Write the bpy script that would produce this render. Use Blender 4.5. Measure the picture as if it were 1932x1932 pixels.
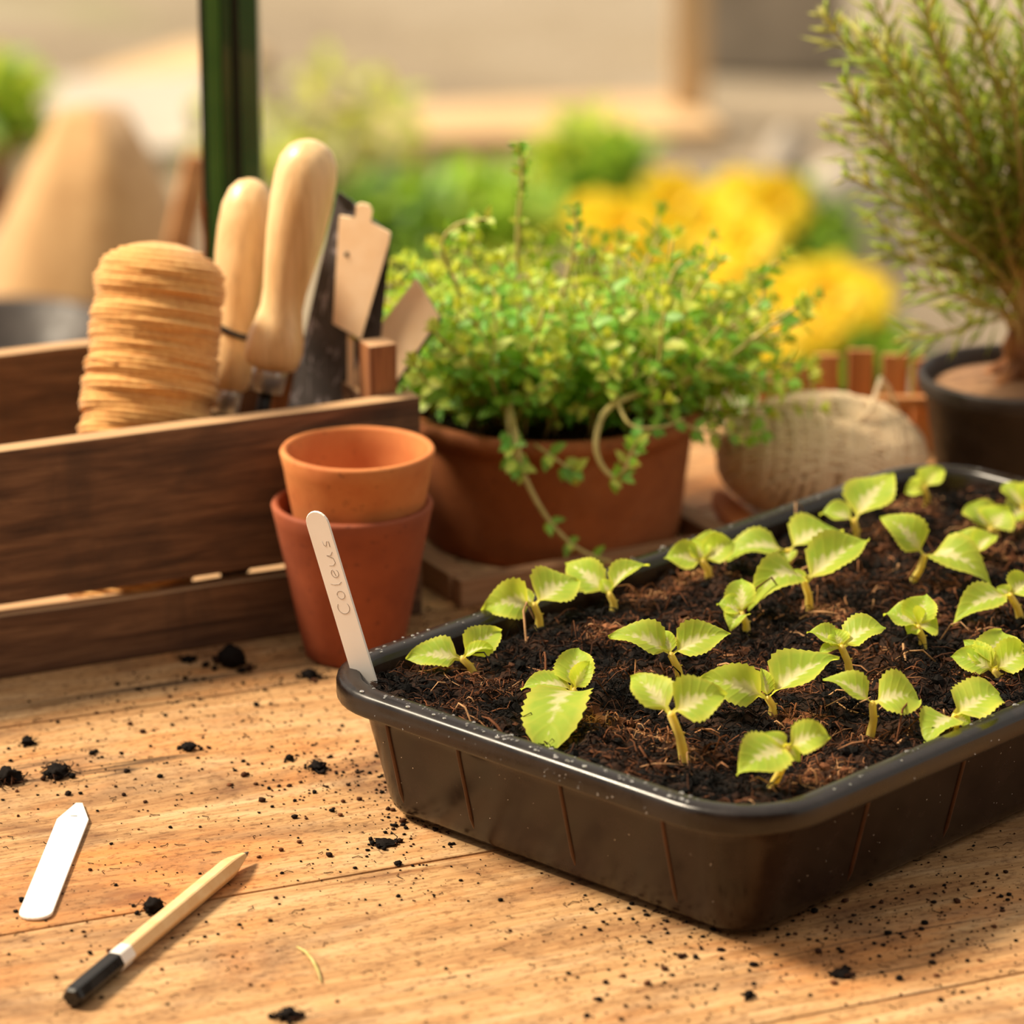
import bpy, bmesh, math, random
from mathutils import Vector, Matrix, Quaternion, noise

for _o in list(bpy.data.objects):
    bpy.data.objects.remove(_o, do_unlink=True)

scene = bpy.context.scene
col = scene.collection
R = math.radians
UP = Vector((0, 0, 1))

# ------------------------------------------------------------------ camera
FOCAL_PX = 7600.0
HALF = 966.0
PITCH = R(17.9)
CAM_H = 0.5693          # camera height above the bench top (bench top is z = 0)
cam_data = bpy.data.cameras.new('camera')
cam_data.sensor_width = 36.0
cam_data.lens = 36.0 * FOCAL_PX / 1932.0
cam_data.clip_start = 0.02
cam_data.clip_end = 200.0
cam_data.dof.use_dof = True
cam_data.dof.focus_distance = 1.475
cam_data.dof.aperture_fstop = 8.0
cam_data.dof.aperture_blades = 0
cam = bpy.data.objects.new('camera', cam_data)
cam.location = (0, 0, CAM_H)
cam.rotation_euler = (R(90) - PITCH, 0, 0)
col.objects.link(cam)
scene.camera = cam

# ------------------------------------------------------------------ light
world = bpy.data.worlds.new('sky')
scene.world = world
world.use_nodes = True
bg = world.node_tree.nodes['Background']
SUN_EL = R(49)
_to_sun = Vector((-0.972 * math.cos(SUN_EL), 0.235 * math.cos(SUN_EL), math.sin(SUN_EL)))
bg.inputs['Color'].default_value = (1.0, 0.91, 0.79, 1)      # bright hazy warm sky
bg.inputs['Strength'].default_value = 0.68

sun_data = bpy.data.lights.new('sun', 'SUN')
sun_data.energy = 6.4
sun_data.color = (1.0, 0.84, 0.62)
sun_data.angle = R(13)
sun = bpy.data.objects.new('sun', sun_data)
sun.rotation_euler = _to_sun.to_track_quat('Z', 'Y').to_euler()
sun.location = (-2, 2, 3)
col.objects.link(sun)

vs = scene.view_settings
vs.view_transform = 'Standard'
vs.look = 'None'
vs.exposure = 0.2
vs.gamma = 1.0
vs.use_curve_mapping = False

# ------------------------------------------------------------------ surveying helpers
def ray(px, py):
    x = (px - HALF) / FOCAL_PX
    y = -(py - HALF) / FOCAL_PX
    return Vector((x, math.cos(PITCH) + y * math.sin(PITCH), -math.sin(PITCH) + y * math.cos(PITCH)))

def at(px, py, z=0.0):
    """point of the level plane at height z that the photograph shows at (px, py)"""
    d = ray(px, py)
    return Vector((0, 0, CAM_H)) + d * ((CAM_H - z) / -d.z)

def at_depth(px, py, Y):
    """point at distance Y (world y) that the photograph shows at (px, py)"""
    d = ray(px, py)
    return Vector((0, 0, CAM_H)) + d * (Y / d.y)

def srgb(r, g, b):
    f = lambda c: c / 12.92 if c <= 0.04045 else ((c + 0.055) / 1.055) ** 2.4
    return (f(r / 255), f(g / 255), f(b / 255), 1.0)

# ------------------------------------------------------------------ mesh helper
class MB:
    def __init__(self):
        self.v, self.f, self.m, self.uv, self.tone = [], [], [], {}, {}
    def add(self, verts, faces, mi=0, tone=None):
        o = len(self.v)
        self.v.extend([Vector(p) for p in verts])
        for fc in faces:
            self.f.append(tuple(i + o for i in fc))
            self.m.append(mi)
        if tone is not None:
            for i in range(len(verts)):
                self.tone[o + i] = tone
        return o
    def loops(self, rings, closed=True, cap0=False, cap1=False, mi=0, tone=None):
        n = len(rings[0])
        verts = [p for r in rings for p in r]
        faces = []
        for k in range(len(rings) - 1):
            for i in range(n if closed else n - 1):
                j = (i + 1) % n
                faces.append((k * n + i, k * n + j, (k + 1) * n + j, (k + 1) * n + i))
        if cap0: faces.append(tuple(reversed(range(n))))
        if cap1: faces.append(tuple((len(rings) - 1) * n + i for i in range(n)))
        return self.add(verts, faces, mi, tone)
    def tube(self, path, radii, sides=6, mi=0, caps=True, tone=None, closed=False):
        path = [Vector(p) for p in path]
        if not hasattr(radii, '__len__'): radii = [radii] * len(path)
        n = len(path); rings = []
        t0 = (path[1] - path[0]).normalized()
        ref = t0.orthogonal().normalized()
        for k, p in enumerate(path):
            if closed: t = path[(k + 1) % n] - path[k - 1]
            elif k == 0: t = path[1] - path[0]
            elif k == n - 1: t = path[-1] - path[-2]
            else: t = path[k + 1] - path[k - 1]
            if t.length < 1e-9: t = t0.copy()
            t.normalize()
            ref = (ref - t * ref.dot(t))
            if ref.length < 1e-6: ref = t.orthogonal()
            ref.normalize()
            b = t.cross(ref)
            rings.append([p + (ref * math.cos(a) + b * math.sin(a)) * radii[k]
                          for a in [2 * math.pi * i / sides for i in range(sides)]])
        if closed: rings.append(rings[0])
        return self.loops(rings, True, caps and not closed, caps and not closed, mi, tone)
    def lathe(self, prof, seg=48, mi=0, origin=(0, 0, 0), wob=None):
        rings = []
        for r, z in prof:
            rr = []
            for i in range(seg):
                a = 2 * math.pi * i / seg
                q = r if wob is None else r + wob(a, r, z)
                rr.append(Vector((q * math.cos(a), q * math.sin(a), z)) + Vector(origin))
            rings.append(rr)
        return self.loops(rings, True, True, True, mi)
    def box(self, c, s, mi=0, rot=None):
        pts = []
        for z in (-1, 1):
            for y in (-1, 1):
                for x in (-1, 1):
                    p = Vector((x * s[0] / 2, y * s[1] / 2, z * s[2] / 2))
                    if rot is not None: p = rot @ p
                    pts.append(p + Vector(c))
        self.add(pts, [(0, 2, 3, 1), (4, 5, 7, 6), (0, 1, 5, 4), (2, 6, 7, 3), (0, 4, 6, 2), (1, 3, 7, 5)], mi)
    def lump(self, c, r, rough=0.35, seed=0, sub=2, squash=1.0, mi=0, tone=None, freq=1.3):
        bm = bmesh.new()
        bmesh.ops.create_icosphere(bm, subdivisions=sub, radius=1.0)
        vs_ = []
        for v in bm.verts:
            d = v.co.normalized()
            k = 1 + rough * noise.noise(d * freq + Vector((seed * 3.1, seed * 1.7, seed)))  \
                + rough * 0.5 * noise.noise(d * freq * 2.7 + Vector((seed, 5, seed * 2.3)))
            q = d * r * k
            q.z *= squash
            vs_.append(q + Vector(c))
        fs = [tuple(v.index for v in f.verts) for f in bm.faces]
        bm.free()
        self.add(vs_, fs, mi, tone)
    def build(self, name, mats, parent=None, smooth=True, loc=None, link=True):
        me = bpy.data.meshes.new(name)
        me.from_pydata([tuple(p) for p in self.v], [], self.f)
        if not isinstance(mats, (list, tuple)): mats = [mats]
        for m in mats: me.materials.append(m)
        me.polygons.foreach_set('material_index', self.m)
        me.polygons.foreach_set('use_smooth', [bool(smooth)] * len(self.f))
        if self.tone:
            at_ = me.attributes.new('tone', 'FLOAT', 'POINT')
            at_.data.foreach_set('value', [self.tone.get(i, 0.5) for i in range(len(self.v))])
        if self.uv:
            uvl = me.uv_layers.new(name='UVMap')
            for lp in me.loops:
                uvl.data[lp.index].uv = self.uv.get(lp.vertex_index, (0, 0))
        me.update()
        o = bpy.data.objects.new(name, me)
        if link: col.objects.link(o)
        if parent is not None: o.parent = parent
        if loc is not None: o.location = loc
        return o

def tag(o, label=None, cat=None, group=None, kind=None):
    if label: o['label'] = label
    if cat: o['category'] = cat
    if group: o['group'] = group
    if kind: o['kind'] = kind
    return o

def empty(name, loc=(0, 0, 0), rz=0.0):
    o = bpy.data.objects.new(name, None)
    o.empty_display_size = 0.02
    o.location = loc
    o.rotation_euler = (0, 0, rz)
    col.objects.link(o)
    return o

def bevel_box(name, size, mat, parent, loc, rot=(0, 0, 0), bev=0.0012, wear=0.0, seed=0, cuts=0):
    """a sawn board: bevelled box, optionally with slightly uneven edges"""
    bm = bmesh.new()
    bmesh.ops.create_cube(bm, size=1.0)
    for v in bm.verts: v.co = Vector((v.co.x * size[0], v.co.y * size[1], v.co.z * size[2]))
    if cuts:
        ax = max(range(3), key=lambda i: size[i])
        ed = [e for e in bm.edges if abs((e.verts[0].co - e.verts[1].co)[ax]) > size[ax] * 0.9]
        bmesh.ops.subdivide_edges(bm, edges=ed, cuts=cuts, use_grid_fill=True)
    bmesh.ops.bevel(bm, geom=[e for e in bm.edges if len(e.link_faces) == 2 and e.calc_face_angle(0) > 0.5],
                    offset=bev, segments=2, affect='EDGES', profile=0.6)
    if wear:
        for v in bm.verts:
            n = noise.noise(v.co * 60 + Vector((seed, seed * 2, 0)))
            m = noise.noise(v.co * 14 + Vector((seed * 3, 0, seed)))
            v.co += v.co.normalized() * 0 + Vector((0, 1, 1)) * (wear * (n * 0.4 + m * 0.6))
    me = bpy.data.meshes.new(name)
    bm.to_mesh(me); bm.free()
    me.materials.append(mat)
    for p in me.polygons: p.use_smooth = False
    o = bpy.data.objects.new(name, me)
    col.objects.link(o)
    o.parent = parent
    o.location = loc
    o.rotation_euler = rot
    return o

# ------------------------------------------------------------------ materials
def new_mat(name):
    m = bpy.data.materials.new(name)
    m.use_nodes = True
    nt = m.node_tree
    return m, nt, nt.nodes['Principled BSDF']

def N(nt, kind, **kw):
    n = nt.nodes.new(kind)
    for k, v in kw.items():
        if k in n.inputs: n.inputs[k].default_value = v
        else: setattr(n, k, v)
    return n

def ramp(nt, src, stops):
    r = nt.nodes.new('ShaderNodeValToRGB')
    el = r.color_ramp.elements
    while len(el) < len(stops): el.new(0.5)
    for e, (p, c) in zip(el, stops):
        e.position = p; e.color = c
    nt.links.new(src, r.inputs[0])
    return r

def mix(nt, fac, a, b, mode='MIX'):
    m = nt.nodes.new('ShaderNodeMix')
    m.data_type = 'RGBA'; m.blend_type = mode
    for sock, val in ((m.inputs[0], fac), (m.inputs[6], a), (m.inputs[7], b)):
        if hasattr(val, 'is_output'): nt.links.new(val, sock)
        else: sock.default_value = val
    return m.outputs[2]

def coords(nt, kind='Object', scale=(1, 1, 1), rot=(0, 0, 0), loc=(0, 0, 0)):
    tc = nt.nodes.new('ShaderNodeTexCoord')
    mp = nt.nodes.new('ShaderNodeMapping')
    mp.inputs['Scale'].default_value = scale
    mp.inputs['Rotation'].default_value = rot
    mp.inputs['Location'].default_value = loc
    nt.links.new(tc.outputs[kind], mp.inputs[0])
    return mp.outputs[0]

def tex(nt, vec, scale, detail=4, rough=0.55, distort=0.0):
    n = N(nt, 'ShaderNodeTexNoise', Scale=scale, Detail=detail, Roughness=rough, Distortion=distort)
    nt.links.new(vec, n.inputs['Vector'])
    return n.outputs['Fac']

def bump(nt, bsdf, height, strength, dist=0.001):
    b = N(nt, 'ShaderNodeBump', Strength=strength, Distance=dist)
    nt.links.new(height, b.inputs['Height'])
    nt.links.new(b.outputs[0], bsdf.inputs['Normal'])
    return b

def simple(name, c1, c2, scale=40, rough=0.7, bstr=0.15, bdist=0.0005, detail=5, lo=0.35, hi=0.65, coat=0.0, metal=0.0, stretch=(1, 1, 1)):
    m, nt, b = new_mat(name)
    v = coords(nt, scale=stretch)
    n = tex(nt, v, scale, detail)
    r = ramp(nt, n, [(lo, c1), (hi, c2)])
    nt.links.new(r.outputs[0], b.inputs['Base Color'])
    b.inputs['Roughness'].default_value = rough
    b.inputs['Metallic'].default_value = metal
    b.inputs['Coat Weight'].default_value = coat
    if bstr: bump(nt, b, n, bstr, bdist)
    return m

def wood(name, pale, mid, dark, stain=None, scale=1.0, rough=0.7, bstr=0.35, stain_amt=0.5, along=0, knot=None, crack=0.0, finek=0.55, lit_top=None):
    """sawn timber; grain runs along the local axis given"""
    m, nt, b = new_mat(name)
    st = [26.0, 26.0, 26.0]; st[along] = 2.0
    info = N(nt, 'ShaderNodeObjectInfo')
    tc = nt.nodes.new('ShaderNodeTexCoord')
    addv = nt.nodes.new('ShaderNodeVectorMath'); addv.operation = 'ADD'
    sc = nt.nodes.new('ShaderNodeVectorMath'); sc.operation = 'SCALE'
    nt.links.new(info.outputs['Random'], sc.inputs['Scale'])
    sc.inputs[0].default_value = (3.7, 5.1, 2.3)
    nt.links.new(tc.outputs['Object'], addv.inputs[0]); nt.links.new(sc.outputs[0], addv.inputs[1])
    mp = nt.nodes.new('ShaderNodeMapping'); mp.inputs['Scale'].default_value = st
    nt.links.new(addv.outputs[0], mp.inputs[0])
    g1 = tex(nt, mp.outputs[0], 3.2 * scale, 6, 0.6, 0.7)
    fine = [260.0, 260.0, 260.0]; fine[along] = 9.0
    mp2 = nt.nodes.new('ShaderNodeMapping'); mp2.inputs['Scale'].default_value = fine
    nt.links.new(addv.outputs[0], mp2.inputs[0])
    g2 = tex(nt, mp2.outputs[0], 2.4 * scale, 3, 0.6)
    base = ramp(nt, g1, [(0.30, dark), (0.47, mid), (0.66, pale)]).outputs[0]
    fine_c = ramp(nt, g2, [(0.36, (0.45, 0.38, 0.33, 1)), (0.54, (1, 1, 1, 1))]).outputs[0]
    c = mix(nt, finek, base, fine_c, 'MULTIPLY')
    if stain is not None:
        s1 = tex(nt, addv.outputs[0], 11.0 * scale, 7, 0.62, 0.6)
        sm = ramp(nt, s1, [(0.50, (0, 0, 0, 1)), (0.66, (stain_amt,) * 3 + (1,))]).outputs[0]
        c = mix(nt, sm, c, stain)
    if lit_top is not None:        # sunlight painted into the colour of up-facing faces
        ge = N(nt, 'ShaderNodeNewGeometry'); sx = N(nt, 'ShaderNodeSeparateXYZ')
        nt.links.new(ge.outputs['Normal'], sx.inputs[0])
        c = mix(nt, ramp(nt, sx.outputs[2], [(0.25, (0, 0, 0, 1)), (0.7, (0.8,) * 3 + (1,))]).outputs[0], c, lit_top)
    if crack:
        cst = [60.0, 60.0, 60.0]; cst[along] = 2.2
        mp3 = nt.nodes.new('ShaderNodeMapping'); mp3.inputs['Scale'].default_value = cst
        nt.links.new(addv.outputs[0], mp3.inputs[0])
        k = tex(nt, mp3.outputs[0], 1.3, 2, 0.4, 0.3)
        km = ramp(nt, k, [(0.485, (0, 0, 0, 1)), (0.498, (crack,) * 3 + (1,)), (0.502, (crack,) * 3 + (1,)), (0.515, (0, 0, 0, 1))]).outputs[0]
        g3 = tex(nt, addv.outputs[0], 9.0, 2, 0.5)
        gm = ramp(nt, g3, [(0.52, (0, 0, 0, 1)), (0.6, (1, 1, 1, 1))]).outputs[0]
        km = mix(nt, 1.0, km, gm, 'MULTIPLY')
        c = mix(nt, km, c, (0.02, 0.012, 0.008, 1))
    nt.links.new(c, b.inputs['Base Color'])
    b.inputs['Roughness'].default_value = rough
    hmix = mix(nt, 0.5, g1, g2)
    bump(nt, b, hmix, bstr, 0.0008)
    return m

M = {}
def bench_mat():
    m, nt, b = new_mat('bench_wood')
    info = N(nt, 'ShaderNodeObjectInfo')
    tc = nt.nodes.new('ShaderNodeTexCoord')
    sc = nt.nodes.new('ShaderNodeVectorMath'); sc.operation = 'SCALE'
    sc.inputs[0].default_value = (3.7, 5.1, 2.3); nt.links.new(info.outputs['Random'], sc.inputs['Scale'])
    ad = nt.nodes.new('ShaderNodeVectorMath'); ad.operation = 'ADD'
    nt.links.new(tc.outputs['Object'], ad.inputs[0]); nt.links.new(sc.outputs[0], ad.inputs[1])
    P = ad.outputs[0]
    def st(x, y):
        mp = nt.nodes.new('ShaderNodeMapping'); mp.inputs['Scale'].default_value = (x, y, y)
        nt.links.new(P, mp.inputs[0]); return mp.outputs[0]
    g1 = tex(nt, st(3.0, 24.0), 2.6, 6, 0.62, 1.3)
    g2 = tex(nt, st(14.0, 210.0), 2.6, 4, 0.65, 0.4)
    c = ramp(nt, g1, [(0.28, srgb(154, 108, 68)), (0.48, srgb(190, 148, 100)), (0.70, srgb(210, 174, 130))]).outputs[0]
    c = mix(nt, 0.42, c, ramp(nt, g2, [(0.36, (0.36, 0.28, 0.22, 1)), (0.55, (1, 1, 1, 1))]).outputs[0], 'MULTIPLY')
    o1 = tex(nt, st(5.0, 9.0), 1.5, 5, 0.6, 0.8)          # orange, oily patches
    c = mix(nt, ramp(nt, o1, [(0.50, (0, 0, 0, 1)), (0.68, (0.6,) * 3 + (1,))]).outputs[0], c, srgb(204, 128, 62))
    s1 = tex(nt, st(8.0, 15.0), 1.6, 8, 0.68, 0.7)        # ingrained soil
    c = mix(nt, ramp(nt, s1, [(0.47, (0, 0, 0, 1)), (0.68, (0.75,) * 3 + (1,))]).outputs[0], c, srgb(104, 72, 52))
    d1 = tex(nt, st(260.0, 420.0), 1.0, 4, 0.7)           # fine dirt in the pores
    c = mix(nt, 0.6, c, ramp(nt, d1, [(0.36, (0.30, 0.22, 0.17, 1)), (0.48, (1, 1, 1, 1))]).outputs[0], 'MULTIPLY')
    k = tex(nt, st(1.6, 46.0), 1.1, 2, 0.4, 0.25)         # drying cracks
    km = ramp(nt, k, [(0.490, (0, 0, 0, 1)), (0.4985, (0.85,) * 3 + (1,)), (0.5015, (0.85,) * 3 + (1,)), (0.510, (0, 0, 0, 1))]).outputs[0]
    g3 = tex(nt, st(4.0, 7.0), 1.3, 2, 0.5)
    km = mix(nt, 1.0, km, ramp(nt, g3, [(0.54, (0, 0, 0, 1)), (0.60, (1, 1, 1, 1))]).outputs[0], 'MULTIPLY')
    c = mix(nt, km, c, (0.03, 0.016, 0.010, 1))
    # one knot in the board
    mp = nt.nodes.new('ShaderNodeMapping'); mp.inputs['Location'].default_value = (0.334, 0.0842 * 1.5, 0); mp.inputs['Scale'].default_value = (1, 1.5, 0)
    nt.links.new(tc.outputs['Object'], mp.inputs[0])
    nz = N(nt, 'ShaderNodeTexNoise', Scale=90.0, Detail=3.0); nt.links.new(tc.outputs['Object'], nz.inputs['Vector'])
    ln = nt.nodes.new('ShaderNodeVectorMath'); ln.operation = 'LENGTH'; nt.links.new(mp.outputs[0], ln.inputs[0])
    am = nt.nodes.new('ShaderNodeMath'); am.operation = 'MULTIPLY_ADD'; am.inputs[1].default_value = 0.008
    nt.links.new(nz.outputs['Fac'], am.inputs[0]); nt.links.new(ln.outputs['Value'], am.inputs[2])
    kn = ramp(nt, am.outputs[0], [(0.0, (0.75,) * 3 + (1,)), (0.009, (0.6,) * 3 + (1,)), (0.012, (0.1,) * 3 + (1,)), (0.015, (0.4,) * 3 + (1,)), (0.019, (0, 0, 0, 1))]).outputs[0]
    c = mix(nt, kn, c, srgb(112, 66, 44))
    nt.links.new(c, b.inputs['Base Color'])
    b.inputs['Roughness'].default_value = 0.68
    b.inputs['Specular IOR Level'].default_value = 0.3
    bump(nt, b, mix(nt, 0.5, g2, d1), 0.45, 0.0007)
    return m
M['bench'] = bench_mat()
M['crate'] = wood('crate_wood', srgb(134, 99, 70), srgb(106, 75, 52), srgb(72, 49, 34), srgb(62, 46, 36), 2.4, 0.8, 0.6, 0.5, 0, lit_top=srgb(204, 164, 120))
M['crate_up'] = wood('crate_post_wood', srgb(176, 118, 70), srgb(146, 94, 56), srgb(100, 62, 38), None, 1.4, 0.8, 0.5, 0.4, 2, lit_top=srgb(214, 172, 128))
M['rail'] = wood('tray_rail_wood', srgb(188, 146, 108), srgb(160, 118, 84), srgb(110, 76, 50), srgb(80, 56, 40), 1.3, 0.8, 0.5, 0.4, 0)
M['handle'] = wood('handle_wood', srgb(248, 218, 166), srgb(240, 202, 148), srgb(216, 170, 114), srgb(160, 112, 66), 0.6, 0.36, 0.08, 0.22, 2, finek=0.25)
M['slat'] = wood('basket_wood', srgb(206, 150, 94), srgb(186, 126, 72), srgb(150, 94, 50), None, 1.0, 0.7, 0.3, 0.4, 2)
M['plank_far'] = wood('weathered_timber', srgb(218, 190, 150), srgb(200, 168, 124), srgb(160, 124, 88), None, 0.3, 0.9, 0.2, 0.3, 0)
M['pencil_wood'] = None

def terracotta(name, a, b_, bloom, amt):
    m, nt, b = new_mat(name)
    v = coords(nt)
    n = tex(nt, v, 46, 6, 0.6)
    base = ramp(nt, n, [(0.33, a), (0.66, b_)]).outputs[0]
    n2 = tex(nt, v, 22, 8, 0.7, 0.4)
    mk = ramp(nt, n2, [(0.54, (0, 0, 0, 1)), (0.72, (amt,) * 3 + (1,))]).outputs[0]
    c = mix(nt, mk, base, bloom)
    n3 = tex(nt, v, 260, 3, 0.6)
    sp = ramp(nt, n3, [(0.30, (0.35, 0.3, 0.28, 1)), (0.37, (1, 1, 1, 1))]).outputs[0]
    c = mix(nt, 0.6, c, sp, 'MULTIPLY')
    nt.links.new(c, b.inputs['Base Color'])
    b.inputs['Roughness'].default_value = 0.78
    bump(nt, b, n3, 0.18, 0.0004)
    return m
M['terra_new'] = terracotta('terracotta_pale', srgb(188, 106, 52), srgb(206, 130, 70), srgb(212, 152, 100), 0.5)
M['terra_old'] = terracotta('terracotta_red', srgb(132, 62, 32), srgb(154, 77, 42), srgb(172, 106, 72), 0.45)
M['terra_big'] = terracotta('terracotta_large', srgb(146, 80, 38), srgb(168, 96, 48), srgb(180, 122, 82), 0.35)

def plastic(name, base, rough, spec=0.5):
    m, nt, b = new_mat(name)
    v = coords(nt)
    n = tex(nt, v, 70, 6, 0.65)
    c = ramp(nt, n, [(0.35, base), (0.75, tuple(min(1, x * 1.9 + 0.006) for x in base[:3]) + (1,))]).outputs[0]
    nt.links.new(c, b.inputs['Base Color'])
    r = ramp(nt, n, [(0.3, (rough * 0.75,) * 3 + (1,)), (0.75, (min(1, rough * 1.5),) * 3 + (1,))]).outputs[0]
    nt.links.new(r, b.inputs['Roughness'])
    b.inputs['Specular IOR Level'].default_value = spec
    return m
M['tray'] = plastic('wet_black_plastic', srgb(26, 14, 8), 0.22, 0.34)
M['tray_rim'] = plastic('wet_rim_plastic', srgb(20, 13, 10), 0.27, 0.45)
M['tray_rib'] = plastic('lit_plastic_ridge', srgb(70, 42, 24), 0.4, 0.4)  # lighter brown than the shell, painting in light caught by the ridges
M['black_pot'] = plastic('matt_black_plastic', srgb(44, 36, 32), 0.5, 0.4)
M['black'] = plastic('black_lacquer', srgb(18, 17, 17), 0.25, 0.5)
M['steel'] = simple('ferrule_steel', srgb(190, 188, 184), srgb(215, 214, 210), 60, 0.32, 0.03, metal=0.7)
M['blackened'] = simple('blackened_steel', srgb(30, 30, 30), srgb(52, 50, 48), 60, 0.4, 0.1, metal=0.6)
M['label_white'] = simple('white_label', srgb(246, 242, 236), srgb(240, 234, 226), 30, 0.5, 0.02)
M['pencil_lead'] = simple('pencil_lead', srgb(92, 86, 84), srgb(118, 110, 106), 200, 0.4, 0.0)
M['graphite'] = simple('graphite_mark', srgb(132, 124, 120), srgb(164, 154, 148), 900, 0.7, 0.0)
M['pencil_wood'] = simple('pencil_wood', srgb(232, 188, 132), srgb(240, 204, 152), 160, 0.45, 0.05)
M['kraft'] = simple('kraft_card', srgb(250, 220, 182), srgb(244, 210, 168), 120, 0.8, 0.06)
def slate_mat():
    m, nt, b = new_mat('chalked_slate')
    v = coords(nt)
    n = tex(nt, v, 60, 6, 0.6)
    c = ramp(nt, n, [(0.3, srgb(58, 54, 53)), (0.7, srgb(86, 80, 80))]).outputs[0]
    n2 = tex(nt, coords(nt, scale=(1, 1, 0.45)), 190, 4, 0.6, 0.5)
    k = ramp(nt, n2, [(0.55, (0, 0, 0, 1)), (0.63, (0.7,) * 3 + (1,))]).outputs[0]
    nt.links.new(mix(nt, k, c, srgb(176, 168, 174)), b.inputs['Base Color'])
    b.inputs['Roughness'].default_value = 0.7
    return m
M['slate'] = slate_mat()
def twine_mat(name, a, b_, sc):
    m, nt, b = new_mat(name)
    n = tex(nt, coords(nt), sc, 5, 0.7, 0.8)
    nt.links.new(ramp(nt, n, [(0.3, a), (0.68, b_)]).outputs[0], b.inputs['Base Color'])
    b.inputs['Roughness'].default_value = 0.9
    b.inputs['Sheen Weight'].default_value = 0.3
    bump(nt, b, n, 0.5, 0.0006)
    return m
M['cord'] = twine_mat('orange_cord', srgb(206, 142, 72), srgb(236, 184, 108), 320)
M['jute'] = twine_mat('pale_jute', srgb(226, 196, 154), srgb(248, 224, 186), 320)
M['paint_green'] = simple('dark_green_paint', srgb(22, 66, 40), srgb(30, 80, 46), 30, 0.32, 0.03, coat=0.3)
M['paint_light'] = simple('lighter_green_paint', srgb(50, 98, 40), srgb(66, 110, 46), 30, 0.4, 0.03)  # brighter, yellower green for one strip of the post
M['gasket'] = simple('black_rubber', srgb(14, 20, 16), srgb(22, 28, 22), 60, 0.55, 0.05)
M['rust'] = simple('rust_stain', srgb(120, 60, 26), srgb(168, 92, 40), 80, 0.8, 0.2)

def soil_mat(name, fibre=False):
    m, nt, b = new_mat(name)
    v = coords(nt)
    n = tex(nt, v, 34, 8, 0.7, 0.5)
    n2 = tex(nt, v, 330, 6, 0.7)
    c = ramp(nt, n2, [(0.34, srgb(8, 7, 6)), (0.52, srgb(26, 19, 15)), (0.68, srgb(64, 43, 31))]).outputs[0]
    mk = ramp(nt, n, [(0.42, (0.0,) * 3 + (1,)), (0.62, (0.6,) * 3 + (1,))]).outputs[0]
    c = mix(nt, mk, c, srgb(70, 46, 33))
    if fibre:
        a = N(nt, 'ShaderNodeAttribute', attribute_name='tone')
        c = ramp(nt, a.outputs['Fac'], [(0.0, srgb(8, 7, 7)), (0.40, srgb(24, 18, 15)), (0.60, srgb(84, 52, 34)), (0.85, srgb(136, 86, 56)), (1.0, srgb(190, 146, 104))]).outputs[0]
    nt.links.new(c, b.inputs['Base Color'])
    b.inputs['Roughness'].default_value = 0.8
    b.inputs['Specular IOR Level'].default_value = 0.12
    bump(nt, b, n2, 0.8, 0.0012)
    return m
M['soil'] = soil_mat('potting_compost')
M['fibre'] = soil_mat('compost_fibre', True)

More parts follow.
